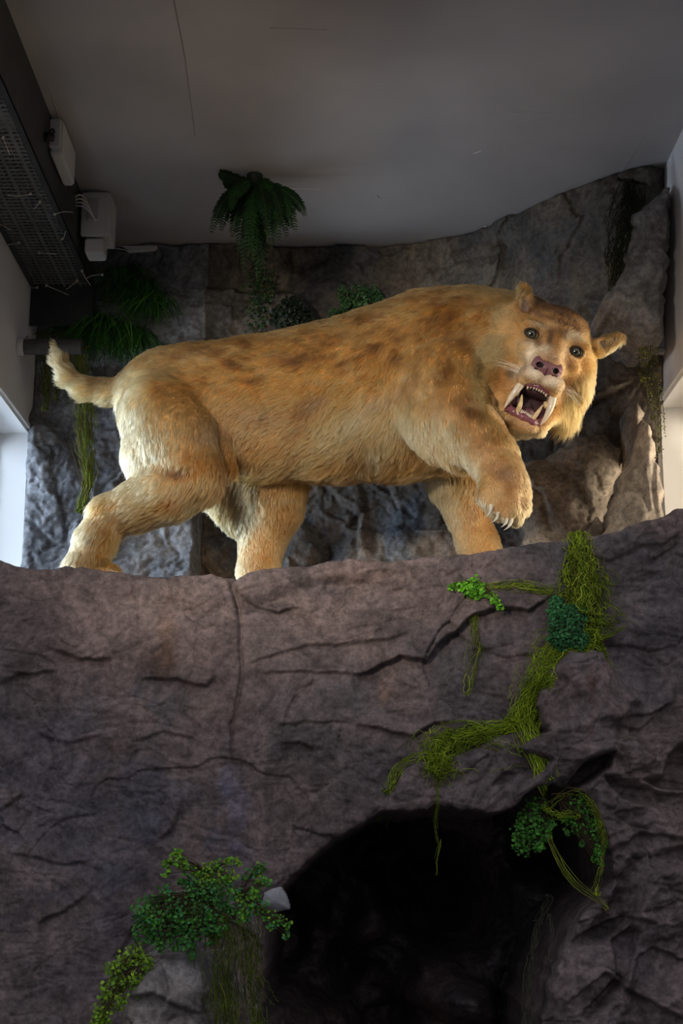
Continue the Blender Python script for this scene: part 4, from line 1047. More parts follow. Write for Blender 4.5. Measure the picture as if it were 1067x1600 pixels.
def fur(N, seed=3):
    r = np.random.default_rng(seed)
    V, F = VB_, FB_
    T = np.concatenate([F[:, [0, 1, 2]], F[:, [0, 2, 3]]])
    a, b, c = V[T[:, 0]], V[T[:, 1]], V[T[:, 2]]
    nr_ = np.cross(b-a, c-a); ar = np.linalg.norm(nr_, axis=1)/2
    cen = (a+b+c)/3
    vd = cen - np.array([0, 0, CAM_Z]); vd /= np.linalg.norm(vd, axis=1)[:, None]
    fc = -(nr_*vd).sum(1)/(2*ar+1e-12)
    dens = ar*np.where(fc > -0.35, 1.0, 0.22)
    hxx, hyy, hzz = local_head(cen)
    headm = (hyy > -60) & (np.abs(hxx) < 95) & (hzz > -160) & (hzz < 90)
    dens = dens*np.where(headm, 2.3, 1.0)*np.where(cen[:, 2] < 2.44, 0.3, 1.0)
    t = r.choice(len(T), N, p=dens/dens.sum())
    u_, v_ = r.random((2, N)); m = u_+v_ > 1; u_[m] = 1-u_[m]; v_[m] = 1-v_[m]
    # smooth vertex normals
    VN = np.zeros_like(V)
    for k in range(3):
        for j in range(3): VN[:, j] += np.bincount(T[:, k], nr_[:, j], len(V))
    VN /= np.linalg.norm(VN, axis=1)[:, None]+1e-12
    P = a[t]+(b[t]-a[t])*u_[:, None]+(c[t]-a[t])*v_[:, None]
    w0 = (1-u_-v_)[:, None]
    Nn = VN[T[t, 0]]*w0+VN[T[t, 1]]*u_[:, None]+VN[T[t, 2]]*v_[:, None]; Nn /= np.linalg.norm(Nn, axis=1)[:, None]+1e-12
    C, hx, hy, hz, u, v, inh = coat(P)
    # no fur in mouth, on lips, nose, eyes, inner ears
    eye = (((np.abs(hx)-37.5)/13.0)**2+(hz/10.0)**2 < 1) & (hy > -22)
    nose = (np.abs(hx) < 22+0.25*(hz+36)) & (hz < -34) & (hz > -62) & (hy > 30)
    mth = ((hx/29)**2+((hz+103)/27)**2 < 1) & (hy > -40)
    mth |= (np.abs(hx+2) < 29) & (hz < -104) & (hz > -131) & (hy > -40)
    ear = earw(hx, hy, hz) & (r.random(N) < 0.75)
    okk = ~(eye | nose | mth | ear)
    P, Nn, C, hx, hy, hz, u, v, inh = [q[okk] for q in (P, Nn, C, hx, hy, hz, u, v, inh)]
    n = len(P)
    # combing direction in the picture plane of the flank, from the guides
    dx = np.zeros(n); dy = np.zeros(n); ws = np.full(n, 1e-9)
    for gx_, gy_, gdx, gdy in G:
        w = 1/(((u-gx_)**2+(v-gy_)**2)+250.)**1.5; dx += w*gdx; dy += w*gdy; ws += w
    dx /= ws; dy /= ws
    jit = fbm(P*6+11, 3)*0.6 + fbm(P*24+5, 2)*0.28
    cj, sj = np.cos(jit), np.sin(jit); dx, dy = dx*cj-dy*sj, dx*sj+dy*cj
    Dv = dx[:, None]*np.array([1, 0, 0.]) - dy[:, None]*np.array([0, 0, 1.])
    # on the head: away from the nose, sweeping down on the cheeks
    ex = hx; ez = hz+42; rr = np.sqrt(ex**2+ez**2)+6
    ex, ez = ex/rr, ez/rr
    cheek = sstep(38, 62, np.abs(hx))*sstep(10, -30, hz)
    ez = ez*(1-cheek)-0.95*cheek; ex = ex*(1-cheek*.5)
    lip = sstep(26, 36, hy)*sstep(-50, -60, hz); ex = ex*(1-lip)+np.sign(hx)*.9*lip; ez = ez*(1-lip)-.35*lip
    Dh = ex[:, None]*HX+ez[:, None]*HZ - (0.55*(1-inh*0))[:, None]*HY*0.8
    Dh += (cheek*.35*np.sign(hx))[:, None]*HX
    Dv = Dv*(1-inh[:, None])+Dh*inh[:, None]
    Dv = Dv - (Dv*Nn).sum(1)[:, None]*Nn
    ln = np.linalg.norm(Dv, axis=1); bad = ln < 0.12
    Dv[bad] += np.array([0, 0, -0.4]); Dv = Dv - (Dv*Nn).sum(1)[:, None]*Nn
    Dv /= np.linalg.norm(Dv, axis=1)[:, None]+1e-9
    # length
    L = np.full(n, 0.026)
    def zone(px, py, rx, ry, val, soft=1.0):
        nonlocal L
        w = np.exp(-(((u-px)/rx)**2+((v-py)/ry)**2)**1.5)
        L = L + w*(val-L)
    zone(620, 745, 150, 30, 0.040); zone(420, 760, 110, 30, 0.036); zone(210, 700, 40, 120, 0.036); zone(345, 800, 40, 40, 0.040); zone(130, 850, 50, 60, 0.030)
    zone(120, 600, 70, 60, 0.036); zone(88, 530, 30, 20, 0.042); zone(720, 660, 60, 60, 0.022); zone(775, 710, 40, 40, 0.014); zone(790, 775, 42, 45, 0.009)
    zone(740, 830, 60, 60, 0.018); zone(420, 860, 60, 60, 0.018); zone(680, 700, 50, 50, 0.038); zone(790, 600, 40, 90, 0.040); zone(560, 660, 100, 50, 0.036)
    Lh = 0.0095 + 0.0105*sstep(-10, -60, hy) + 0.034*sstep(50, 80, np.abs(hx))*sstep(0, -50, hz) + 0.006*sstep(40, 70, hz)
    Lh = np.where(hx > 48, Lh + 0.050*sstep(-20, -100, hz)*sstep(44, 70, hx), Lh)
    Lh = np.where((hz < -130), np.maximum(Lh, 0.018), Lh)
    Lh = np.where((np.abs(hx) > 48) & (hz > 28), 0.007, Lh)
    Lh = np.where((hy > 20), np.minimum(Lh, 0.0055), Lh)
    L = L*(1-inh)+Lh*inh
    L *= (0.6+0.65*r.random(n))*(1+0.25*fbm(P*30+9, 2))
    lift = 0.40+0.25*r.random(n)+0.30*fbm(P*18+2, 2); lift = np.clip(lift, 0.25, 1.2)
    beard = inh*sstep(44, 66, np.abs(hx))*sstep(-5, -50, hz); lift = lift+.35*beard
    
    rnd = r.normal(size=(n, 3))*(0.13+0.10*beard[:, None])
    K = 5
    t_ = np.linspace(0, 1, K)
    S = np.zeros((n, K, 3)); S[:, 0] = P - Nn*0.001
    for k in range(1, K):
        q = t_[k]
        d = Dv*(0.75+0.35*q) + Nn*(lift*(1.35-1.2*q))[:, None] + np.array([0, 0, -0.30*q]) + rnd*q
        d /= np.linalg.norm(d, axis=1)[:, None]
        S[:, k] = S[:, k-1] + d*(L/(K-1))[:, None]
    # tufts: tips drawn together
    nc = n//22
    ci = r.choice(n, nc, replace=False)
    kd = kdtree.KDTree(nc)
    for i, k in enumerate(ci): kd.insert(P[k], i)
    kd.balance()
    near = np.array([kd.find(p)[1] for p in P]); cc = ci[near]
    same = (Dv*Dv[cc]).sum(1) > 0.3
    amt = (np.where(same, 0.42, 0.0)*(0.3+0.7*r.random(n)))*(1-0.35*inh)
    for k in range(1, K):
        off = S[cc, k]-S[:, k]
        S[:, k] += off*(amt*t_[k]**1.3)[:, None]
    C = C*(0.80+0.40*r.random(n))[:, None]*(1+0.13*(r.random(nc)[near]-0.5)*2)[:, None]
    pale = (inh*np.exp(-((np.abs(hx)-17)/17)**2-((hz+64)/12)**2))[:, None]
    C = np.clip(C*(np.array([1.15, .865, .575])*(1-pale)+np.array([1.1, 1.05, .95])*pale), 0.01, 0.92)
    rad = np.where(inh > .5, 0.00055, 0.00070)[:, None]*np.array([1, .95, .85, .65, .2])[None]
    cu = bpy.data.hair_curves.new('fur')
    cu.add_curves([K]*n)
    cu.attributes['position'].data.foreach_set('vector', S.astype(np.float32).ravel())
    ra = cu.attributes.get('radius') or cu.attributes.new('radius', 'FLOAT', 'POINT')
    ra.data.foreach_set('value', rad.astype(np.float32).ravel())
    ca = cu.attributes.new('tint', 'FLOAT_COLOR', 'POINT')
    gr = np.array([.72, .86, 1.0, 1.08, 1.12])   # dark underfur, pale tips
    cc4 = np.ones((n, K, 4), np.float32); cc4[..., :3] = np.clip(C[:, None]*gr[None, :, None], 0.01, .93); ca.data.foreach_set('color', cc4.ravel())
    cu.materials.append(M_FUR)
    o = bpy.data.objects.new('fur', cu); link(o); keep(o, cat)
    return o
fur(330000)

# ------------------------------------------------------------------ face parts
def shell(name, spec, mat, res=0.0022, parent=cat, attrf=None, it=1):
    """spec: list of (op, kind, args) in head coordinates; its own finer mesh"""
    pts = []
    for s_ in spec:
        if s_[0] == 'add':
            if s_[1] == 'e': c, r = np.array(s_[2]), max(s_[3]); pts += [H(*c)-r*HS*1.25, H(*c)+r*HS*1.25]
            else:
                r = max(s_[4], s_[5])*HS*1.3
                for q in (s_[2], s_[3]): pts += [H(*q)-r, H(*q)+r]
    lo = np.min(pts, 0)-res*2; hi = np.max(pts, 0)+res*2
    Fd = Field(*[np.arange(lo[i], hi[i], res) for i in range(3)])
    for s_ in spec:
        if s_[1] == 'e': Fd.ell(H(*s_[2]), np.array(s_[3])*HS, HR, s_[4]*HS, s_[0])
        else: Fd.cone(H(*s_[2]), H(*s_[3]), s_[4]*HS, s_[5]*HS, s_[6]*HS, 1.0, s_[0])
    V, F = Fd.nets(); F = orient(V, F, None); V = relax(V, F, it, 0.5)
    at__ = attrf(*local_head(V)) if attrf else None
    return keep(mesh(name, V, F, mat, attr=at__), parent)
M_RIM = plain('eyelid_skin', (0.022, 0.014, 0.010), 0.5, 0.35, 0.2, 200)
M_EYE = plain('eyeball_dark', (0.02, 0.016, 0.012), 0.08, 0.6, coat=1.0)
M_IRIS = plain('iris_grey_green', (0.085, 0.095, 0.068), 0.12, 0.6, 0.35, 240, coat=1.0)
M_PUPIL = plain('pupil', (0.004, 0.004, 0.004), 0.05, 0.6, coat=1.0)
def cap(c, R_, a0, a1, ax, n=24, m=6):
    """part of a sphere between two polar angles about axis ax"""
    ax = ax/np.linalg.norm(ax); t1 = np.cross(ax, [0.2, 0.1, 1]); t1 /= np.linalg.norm(t1); t2 = np.cross(ax, t1)
    an = np.linspace(a0, a1, m); th = np.arange(n)/n*2*math.pi
    V = c + R_*(np.cos(an)[:, None, None]*ax + np.sin(an)[:, None, None]*(np.cos(th)[None, :, None]*t1+np.sin(th)[None, :, None]*t2))
    i = np.arange(m-1)[:, None]*n; j = np.arange(n)[None]; k = (j+1) % n
    F = np.stack([i+j, i+n+j, i+n+k, i+k], -1).reshape(-1, 4)
    return V.reshape(-1, 3), F
camv = np.array([0, 0, CAM_Z])
for s_ in (-1, 1):
    c = H(37.5*s_, -3.5, 0); ax = camv-c + np.array([0, 0, 0.3]); R_ = 10.2*HS
    m_ = MB(); m_.add(*cap(c, R_, 0.02, math.pi-.02, ax, 32, 20)); e_ = keep(m_.build('eye', M_EYE), cat)
    m_ = MB(); m_.add(*cap(c, R_*1.006, 0.02, 0.70, ax, 32, 8)); keep(m_.build('iris', M_IRIS), cat).parent = e_
    m_ = MB(); m_.add(*cap(c, R_*1.012, 0.001, 0.34, ax, 24, 5)); keep(m_.build('pupil', M_PUPIL), cat).parent = e_
for s_ in (-1, 1):
    shell('eyelid', [('add', 'e', (37.5*s_, 3.5, 0.5), (13.2, 7.2, 8.8), 3), ('sub', 'e', (37.5*s_, 6, 0), (9.6, 22, 5.9), 1.5)], M_RIM, 0.0014)
# matrix_parent_inverse of iris/pupil was made for the cat empty; the eye carries the same inverse, so undo it
for o in list(bpy.data.objects):
    if o.name.split('.')[0] in ('iris', 'pupil'): o.matrix_parent_inverse = o.parent.matrix_parent_inverse.inverted() @ o.matrix_parent_inverse if False else __import__('mathutils').Matrix.Identity(4)
bpy.context.view_layer.update()

def nosecol(hx, hy, hz):
    C = np.tile(np.array((0.20, 0.085, 0.10)), (len(hx), 1))
    nz_ = ((np.abs(hx)-13)/6.5)**2+((hz+49)/4.5)**2 < 1.0
    C[nz_] = (0.02, 0.01, 0.012)
    C[(np.abs(hx) < 1.2) & (hz < -50)] = (0.08, 0.03, 0.04)
    return C
M_NOSE = tinted('nose_leather', 0.45, 0.4, (1, 1, 1), 0.5, 300, 0.12, 0.1)
shell('nose', [('add', 'c', (-16, 47, -42), (16, 47, -42), 7.5, 7.5, 6), ('add', 'c', (-11, 52, -48), (11, 52, -48), 9, 9, 6), ('add', 'c', (0, 54, -50), (0, 52, -63), 10, 4, 8),
    ('add', 'e', (-17, 47, -49), (8, 9, 9), 4), ('add', 'e', (17, 47, -49), (8, 9, 9), 4),
    ('sub', 'c', (-14, 62, -50), (-11, 44, -47), 4.6, 3.0, 2), ('sub', 'c', (14, 62, -50), (11, 44, -47), 4.6, 3.0, 2),
    ('sub', 'c', (-15, 62, -51), (-23, 54, -50), 2.6, 1.4, 2), ('sub', 'c', (15, 62, -51), (23, 54, -50), 2.6, 1.4, 2),
    ('sub', 'c', (0, 68, -52), (0, 63, -66), 1.6, 1.4, 1.5)], M_NOSE, 0.0016, attrf=nosecol)
M_GUM = plain('gum', (0.17, 0.055, 0.075), 0.3, 0.5, 0.25, 120, 0.2, coat=0.3)
M_TONGUE = plain('tongue', (0.13, 0.055, 0.075), 0.4, 0.4, 0.25, 200, 0.4)
M_PALATE = plain('palate', (0.05, 0.024, 0.03), 0.5, 0.35, 0.25, 120, 0.3)
lowarc = [(-33, -5, -112), (-30, 14, -122), (-20, 25, -127), (-4, 30, -130), (12, 28, -131), (22, 18, -128), (28, 4, -116)]
shell('lower_gum', [('add', 'c', lowarc[i], lowarc[i+1], 5.6, 5.6, 5) for i in range(len(lowarc)-1)], M_GUM, 0.0022)
uparc = [(-31, -5, -92), (-27, 22, -84), (-14, 36, -79), (0, 40, -78), (14, 36, -79), (27, 22, -85), (31, -5, -94)]
shell('upper_gum', [('add', 'c', uparc[i], uparc[i+1], 4.0, 4.0, 4) for i in range(len(uparc)-1)], M_GUM, 0.0022)
shell('palate', [('add', 'e', (0, -4, -84), (26, 30, 8), 4), ('add', 'e', (0, -18, -98), (30, 12, 22), 6)], M_PALATE, 0.003)
shell('tongue', [('add', 'e', (-1, -4, -116), (17, 20, 9), 4), ('add', 'e', (-1, 8, -117), (13, 12, 6), 4), ('sub', 'c', (-1, -12, -106), (-1, 18, -110), 1.5, 1, 4)], M_TONGUE, 0.0024)
M_TOOTH = plain('ivory', (0.66, 0.58, 0.46), 0.28, 0.5, 0.16, 40, 0.08, coat=0.2)
M_TOOTH2 = plain('yellow_ivory', (0.58, 0.44, 0.24), 0.3, 0.5, 0.25, 50, 0.05, coat=0.2)
def bez(P0, P1, P2, n=14):
    t = np.linspace(0, 1, n)[:, None]; return (1-t)**2*np.array(P0)+2*t*(1-t)*np.array(P1)+t*t*np.array(P2)
def tooth(name, P0, P1, P2, r, mat, flat=0.75, pw=0.62, n=16):
    c = np.array([H(*q) for q in bez(P0, P1, P2, n)]); t = np.linspace(0, 1, n)
    m_ = MB(); m_.tube(c, np.maximum(r*HS*(1-t**1.6)**pw, 1e-5), 14, flat=flat)
    return keep(m_.build(name, mat), cat)
tooth('upper_canine', (-24.5, 28, -80), (-34, 34, -104), (-36, 22, -128), 8.2, M_TOOTH)
tooth('upper_canine', (27, 28, -82), (33, 36, -108), (26, 24, -131), 8.2, M_TOOTH)
tooth('lower_canine', (-15.5, 27, -127), (-15, 36, -112), (-19, 28, -97), 5.4, M_TOOTH2)
tooth('lower_canine', (10, 27, -130), (14, 36, -117), (18, 28, -99), 5.4, M_TOOTH2)
for i, x in enumerate((-15, -10.5, -6, -1.8, 2.4, 6.8, 11, 15.5)):
    y = 40-abs(x)*.42; big = 1.35 if i in (0, 7) else 1
    tooth('upper_incisor', (x, y, -79.5), (x, y+2, -83), (x*1.02, y, -79.5-6.5*big), 2.3*big, M_TOOTH, 0.8, .5, 8)
for i in range(7):
    x = -10+i*2.75
    tooth('lower_incisor', (x, 31, -128-i*.3), (x, 33, -124), (x, 32, -119.5-i*.3), 1.75, M_TOOTH, 0.8, .45, 8)
for s_ in (-1, 1):
    for k in range(3):
        tooth('cheek_tooth', ((24+k*2)*s_-1, 6-k*8, -92+k*0), ((24+k*2)*s_, 8-k*8, -96), ((23+k*2)*s_, 6-k*8, -100), 4, M_TOOTH2, 1, .5, 8)
# claws of the raised paw, then of the paws on the ledge
M_CLAW = plain('claw_horn', (0.62, 0.58, 0.48), 0.25, 0.5, 0.15, 60, 0.0, coat=0.3)
def claw(P0, P1, P2, r):
    c = bez(P0, P1, P2, 12); t = np.linspace(0, 1, 12)
    m_ = MB(); m_.tube(c, np.maximum(r*(1-t)**.75, 1e-5), 10, flat=0.7); return keep(m_.build('claw', M_CLAW), cat)
for a, b, c in (((767, 784), (771, 800), (757, 809)), ((778, 794), (781, 812), (765.5, 817)), ((791, 803), (795, 818), (782, 824)), ((799, 806), (801, 822), (786, 829))):
    claw(at(*a, 4.155), at(*b, 4.12), at(*c, 4.10), 0.0098)
for p, yaw in PAWS:
    f = np.array([math.cos(yaw), math.sin(yaw), 0]); r_ = np.array([-math.sin(yaw), math.cos(yaw), 0])
    for k in (-1.5, -.5, .5, 1.5):
        a = p + f*(.145-.006*abs(k)) + r_*k*.0315 + [0, 0, .032]
        claw(a, a+f*.022+[0, 0, .004], a+f*.028+[0, 0, -.018], 0.006)
# whiskers
M_WH = plain('whisker', (0.80, 0.72, 0.58), 0.4, 0.4)
r_w = np.random.default_rng(5)
for s_ in (-1, 1):
    for k in range(13):
        z0 = -60-14*r_w.random(); x0 = 27+5*r_w.random(); L_ = 26+30*r_w.random()
        a = H(x0*s_, 32, z0); b = H((x0+L_*.5)*s_, 42-6*r_w.random(), z0+2+8*r_w.random()); c = H((x0+L_)*s_, 24, z0-10*r_w.random()+(6 if s_ < 0 else -4))
        m_ = MB(); m_.tube(bez(a, b, c, 10), np.linspace(.0007, .0002, 10), 4); keep(m_.build('whisker', M_WH), cat)
# ------------------------------------------------------------------ perforated duct, boxes, cables, small fittings
DZ = 3.735; DX = -0.957; Y0_, Y1_ = 3.25, 5.34
duct = thing('cable_duct', 'dark perforated metal cable duct running along the ceiling at the left wall', 'duct', (-1.08, 4.3, DZ))
b = MB()
ny_ = int((Y1_-Y0_)/0.026)
for i in range(12):
    x = XL+0.008+i*(DX-XL-0.016)/11; w = 0.0022 if i % 3 else 0.006
    b.box((x-w, Y0_, DZ), (x+w, Y1_, DZ+0.0015))
for i in range(ny_):
    y = Y0_+i*0.026; w = 0.0075
    if abs(y-4.02) < 0.06: w = 0.012
    b.box((XL+0.004, y-w, DZ+0.0003), (DX-0.001, y+w, DZ+0.0018))
keep(b.build('perforated_tray', M_METAL, smooth=False), duct)
b = MB()
b.box((DX-0.003, Y0_, DZ-0.004), (DX, Y1_, CEIL-0.001)); b.box((XL+0.002, Y1_-0.003, DZ-0.16), (DX, Y1_, CEIL-0.001))
b.box((DX-0.022, Y0_, DZ-0.004), (DX, Y1_, DZ-0.0015)); b.box((XL+0.002, Y0_, DZ-0.004), (XL+0.02, Y1_, DZ-0.0015))
keep(b.build('side_panel', plain('black_painted_metal', (0.035, 0.036, 0.036), 0.5, 0.3, 0.3, 12), smooth=False), duct)
b = MB()
for x, w in ((-1.12, .02), (-1.05, .014), (-1.0, .01)): b.tube(np.array([(x, y, DZ+0.05+0.02*math.sin(y*3+x*20)) for y in np.linspace(Y0_, Y1_-.01, 30)]), w, 8)
keep(b.build('cable_bundle', plain('grey_cable', (0.10, 0.10, 0.105), 0.6)), duct)
rt = np.random.default_rng(12)
def on_tray(px, py):
    d = at(px, py, 1.0)-np.array([0, 0, CAM_Z]); return np.array([0, 0, CAM_Z])+d*((DZ-0.006-CAM_Z)/d[2])
for px, py in ((10, 225), (57, 318), (100, 328), (8, 350), (10, 380), (45, 442), (92, 448), (112, 440), (52, 463), (120, 500), (27, 440), (75, 390), (30, 300), (135, 430), (100, 365), (60, 480), (148, 425)):
    p = on_tray(px, py); a_ = rt.random()*6.28; L_ = .02+.03*rt.random()
    q = np.array([math.cos(a_), math.sin(a_), 0])*L_
    m_ = MB(); m_.tube(bez(p-q+[0, 0, -.004], p+[0, 0, -.022*rt.random()], p+q+[0, 0, -.006-.03*rt.random()], 8), 0.0013, 5)
    m_.box(p-q-[.004, .004, .006], p-q+[.004, .004, .002])
    keep(m_.build('cable_tie', M_CABLE), duct)
def rbox(name, lo, hi, mat, parent, r=0.004):
    import bmesh
    bm = bmesh.new(); bmesh.ops.create_cube(bm, size=1)
    lo = np.array(lo); hi = np.array(hi)
    for v in bm.verts: v.co = Vector(lo+(hi-lo)*(np.array(v.co)+.5))
    bmesh.ops.bevel(bm, geom=bm.edges[:], offset=r, segments=2, affect='EDGES')
    me = bpy.data.meshes.new(name); bm.to_mesh(me); bm.free(); me.materials.append(mat)
    return keep(link(bpy.data.objects.new(name, me)), parent)
jb = thing('junction_box', 'white lidded junction box with pale cables at the end of the duct', 'electrical box', (-0.90, 5.05, CEIL))
rbox('box_body', (-0.935, 4.99, 3.80), (-0.845, 5.13, CEIL-.001), M_BOX, jb, .006)
rbox('lid', (-0.948, 4.975, 3.79), (-0.862, 4.992, CEIL-.012), M_BOX, jb, .004)
rbox('socket_cover', (-0.925, 4.965, 3.845), (-0.885, 4.976, 3.93), plain('grey_plastic', (0.42, 0.41, 0.40), 0.5), jb, .002)
rbox('lower_housing', (-0.935, 5.0, 3.735), (-0.868, 5.09, 3.789), M_BOX, jb, .005)
for k in range(4):
    m_ = MB(); a0 = np.array([DX-.004, 4.90+k*.006, 3.90-k*.008]); c0 = np.array([-.922+k*.01, 4.962, 3.905-k*.022])
    m_.tube(bez(a0, (a0+c0)/2+[.01, -.05, .02], c0, 14), 0.0032, 8); keep(m_.build('cable', M_CABLE if k < 2 else M_BOX), jb)
jb2 = thing('junction_box', 'narrow white box with black socket on the upper edge of the duct', 'electrical box', (-0.93, 4.5, CEIL))
rbox('box_body', (-0.953, 4.42, 3.83), (-0.915, 4.66, 3.955), M_BOX, jb2, .006)
rbox('end_cap', (-0.956, 4.408, 3.85), (-0.920, 4.424, 3.95), M_BOX, jb2, .003)
m_ = MB(); m_.tube([(-.955, 4.36, 3.86), (-.935, 4.36, 3.86), (-.93, 4.37, 3.87)], [.016, .016, .002], 12); keep(m_.build('socket', M_BLACK), jb2)
m_ = MB(); m_.tube(bez((-.95, 4.33, 3.83), (-.93, 4.34, 3.90), (-.94, 4.41, 3.90), 10), .004, 8); keep(m_.build('cable', M_BLACK), jb2)
# pale strip standing in for the lit gap between the ceiling and the rock top at the left
pa = [at(172, 384, 5.26), at(245, 384, 5.26), at(240, 388, 5.26), at(200, 391, 5.26), at(192, 386, 5.26)]
V = np.array(pa+[q+np.array([0, .03, 0]) for q in pa]); n5 = 5
m_ = MB(); m_.add(V[:, :], [(0, 1, 2), (0, 2, 3), (0, 3, 4), (5, 7, 6), (5, 8, 7), (5, 9, 8)]); m_.add(V, [(i, (i+1) % 5, 5+(i+1) % 5, 5+i) for i in range(5)])
struct(m_.build('lit_gap_strip', plain('lit_gap_pale', (0.34, 0.33, 0.32), 0.8), smooth=False))
# grey pipe stub from the left wall
pp = thing('pipe', 'grey horizontal pipe stub with pale wall collar, behind the tail tip', 'pipe', (XL, 5.05, 3.2))
p0 = at(42, 542, 5.18); p0[0] = XL+.002; p1 = at(128, 536, 5.18); p1[2] = p0[2]
m_ = MB(); m_.tube([p0, p0+(p1-p0)*.5, p1], .030, 16); keep(m_.build('tube', plain('grey_pipe', (0.09, 0.085, 0.08), 0.6, 0.3, 0.2, 30)), pp)
m_ = MB(); m_.tube([p0, p0+[.02, 0, 0], p0+[.022, 0, 0]], [.034, .034, .03], 16); keep(m_.build('collar', M_BOX), pp)
# small white sensor at the right wall
ss = thing('wall_sensor', 'small white sensor box on the right wall below the dark slab', 'sensor', (XR, 4.78, 3.3))
q0 = at(1036, 535, 4.95); q0[0] = XR
rbox('sensor_body', (XR-.045, 4.93, q0[2]-.03), (XR-.001, 4.99, q0[2]+.035), M_BOX, ss, .004)
rbox('sensor_foot', (XR-.055, 4.92, q0[2]-.045), (XR-.001, 5.0, q0[2]-.031), M_BOX, ss, .003)

# ------------------------------------------------------------------ greenery
MOSS = [np.array(c) for c in ((0.20, 0.30, 0.014), (0.12, 0.20, 0.010), (0.28, 0.37, 0.025), (0.07, 0.11, 0.012), (0.16, 0.18, 0.025))]
def smooth_path(P, n):
    P = np.array(P, float); d = np.concatenate([[0], np.cumsum(np.linalg.norm(np.diff(P, axis=0), axis=1))]); s_ = np.linspace(0, d[-1], n)
    Q = np.stack([np.interp(s_, d, P[:, i]) for i in range(3)], -1)
    for _ in range(3): Q[1:-1] = Q[1:-1]*.5+(Q[:-2]+Q[2:])*.25
    return Q
def tangle(mb, path, widths, n, cols, r, rad=0.0011, span=(.12, .4), wig=.008, puff=.03, out=np.array([0, -1, 0.]), seg=14, droop=0.0, follow=None):
    """wiry strands that follow a path, wander across its width and stand off the surface"""
    Q = smooth_path(path, 80); W_ = np.interp(np.linspace(0, 1, 80), np.linspace(0, 1, len(widths)), widths)
    T = np.gradient(Q, axis=0); T /= np.linalg.norm(T, axis=1)[:, None]; S_ = np.cross(T, out)
    S_ /= np.linalg.norm(S_, axis=1)[:, None]+1e-9
    for i in range(n):
        a = r.random()*1.05-.03; sp = (span[0]+(span[1]-span[0])*r.random())*(1 if r.random() < .5 else -1)
        t = np.clip(np.linspace(a, a+sp, seg), 0, 1)*79
        t = t + r.normal(size=seg)*.10
        t = np.clip(t, 0, 78.99); k = t.astype(int); f = (t-k)[:, None]
        c = Q[k]*(1-f)+Q[k+1]*f; s = S_[k]; w = W_[k]
        l0 = r.normal()*.5; lat = l0*1.3 + np.cumsum(r.normal(size=seg))*.16
        lat = np.clip(lat, -1.7, 1.7)*(1.35 if r.random() < .15 else 1)
        ph = puff*np.abs(1-np.minimum(1, np.abs(lat)*.7))*r.random()
        P = c + s*(lat*w)[:, None] + out*(ph*np.minimum(1, w/.03))[:, None] + r.normal(size=(seg, 3))*wig
        P[:, 2] -= droop*np.linspace(0, 1, seg)**2*r.random()
        P[1:-1] = P[1:-1]*.6+(P[:-2]+P[2:])*.2
        mb.tube(P, np.linspace(rad, rad*.5, seg)*(0.7+.6*r.random()), 3, cols[r.integers(len(cols))]*(0.7+.6*r.random()))
def wpx(px, p): return px*float(mpp(np.asarray(p)))
def leaf(mb, c, nrm, up, L_, w, col, lobes=3, cup=.15):
    """small fan-shaped lobed leaf"""
    nrm = nrm/np.linalg.norm(nrm); s = np.cross(up, nrm); s /= np.linalg.norm(s)+1e-9; u = np.cross(nrm, s)
    V = [c]; m = lobes*2+1
    for i in range(m):
        a = -1.15+2.3*i/(m-1); rr = 1.0 if i % 2 == 0 else .80
        rr *= (1-.15*abs(a)); V.append(c + u*math.cos(a)*L_*rr + s*math.sin(a)*w*rr - nrm*cup*L_*(abs(a)*.5+.3*(i % 2)))
    mb.add(V, [(0, i+2, i+1) for i in range(m-1)], col)
def clump(mb_leaf, mb_stem, centers, density, size, cols, r, out=np.array([0, -1, 0.2]), depth_=0.03, stem_from=None, stemcol=(0.05, 0.035, 0.015), hang=0.6):
    """centers: (world point, radius) balls filled with small leaves on wiry stems"""
    for c, R in centers:
        n = max(14, int(density*5.2*(R/0.04)**2)); R = R*1.15; size = size
        src = c if stem_from is None else stem_from
        for i in range(n):
            v = r.normal(size=3); v /= np.linalg.norm(v); v *= R*r.random()**.4; v[1] = -abs(v[1])*.8
            p = c+v
            nn = out + r.normal(size=3)*.55 + v/R*.5
            up = np.array([0, 0, -hang]) + r.normal(size=3)*.6 + v/R*.6
            s = size*.95*(.6+.7*r.random())
            leaf(mb_leaf, p, nn, up, s, s*.85, cols[r.integers(len(cols))]*(0.65+.7*r.random()))
            if i % 5 == 0:
                mid = (p+src)/2+r.normal(size=3)*R*.2
                mb_stem.tube(bez(src+r.normal(size=3)*.004, mid+[0, -.01, .01], p, 6), .0007, 3, np.array(stemcol))
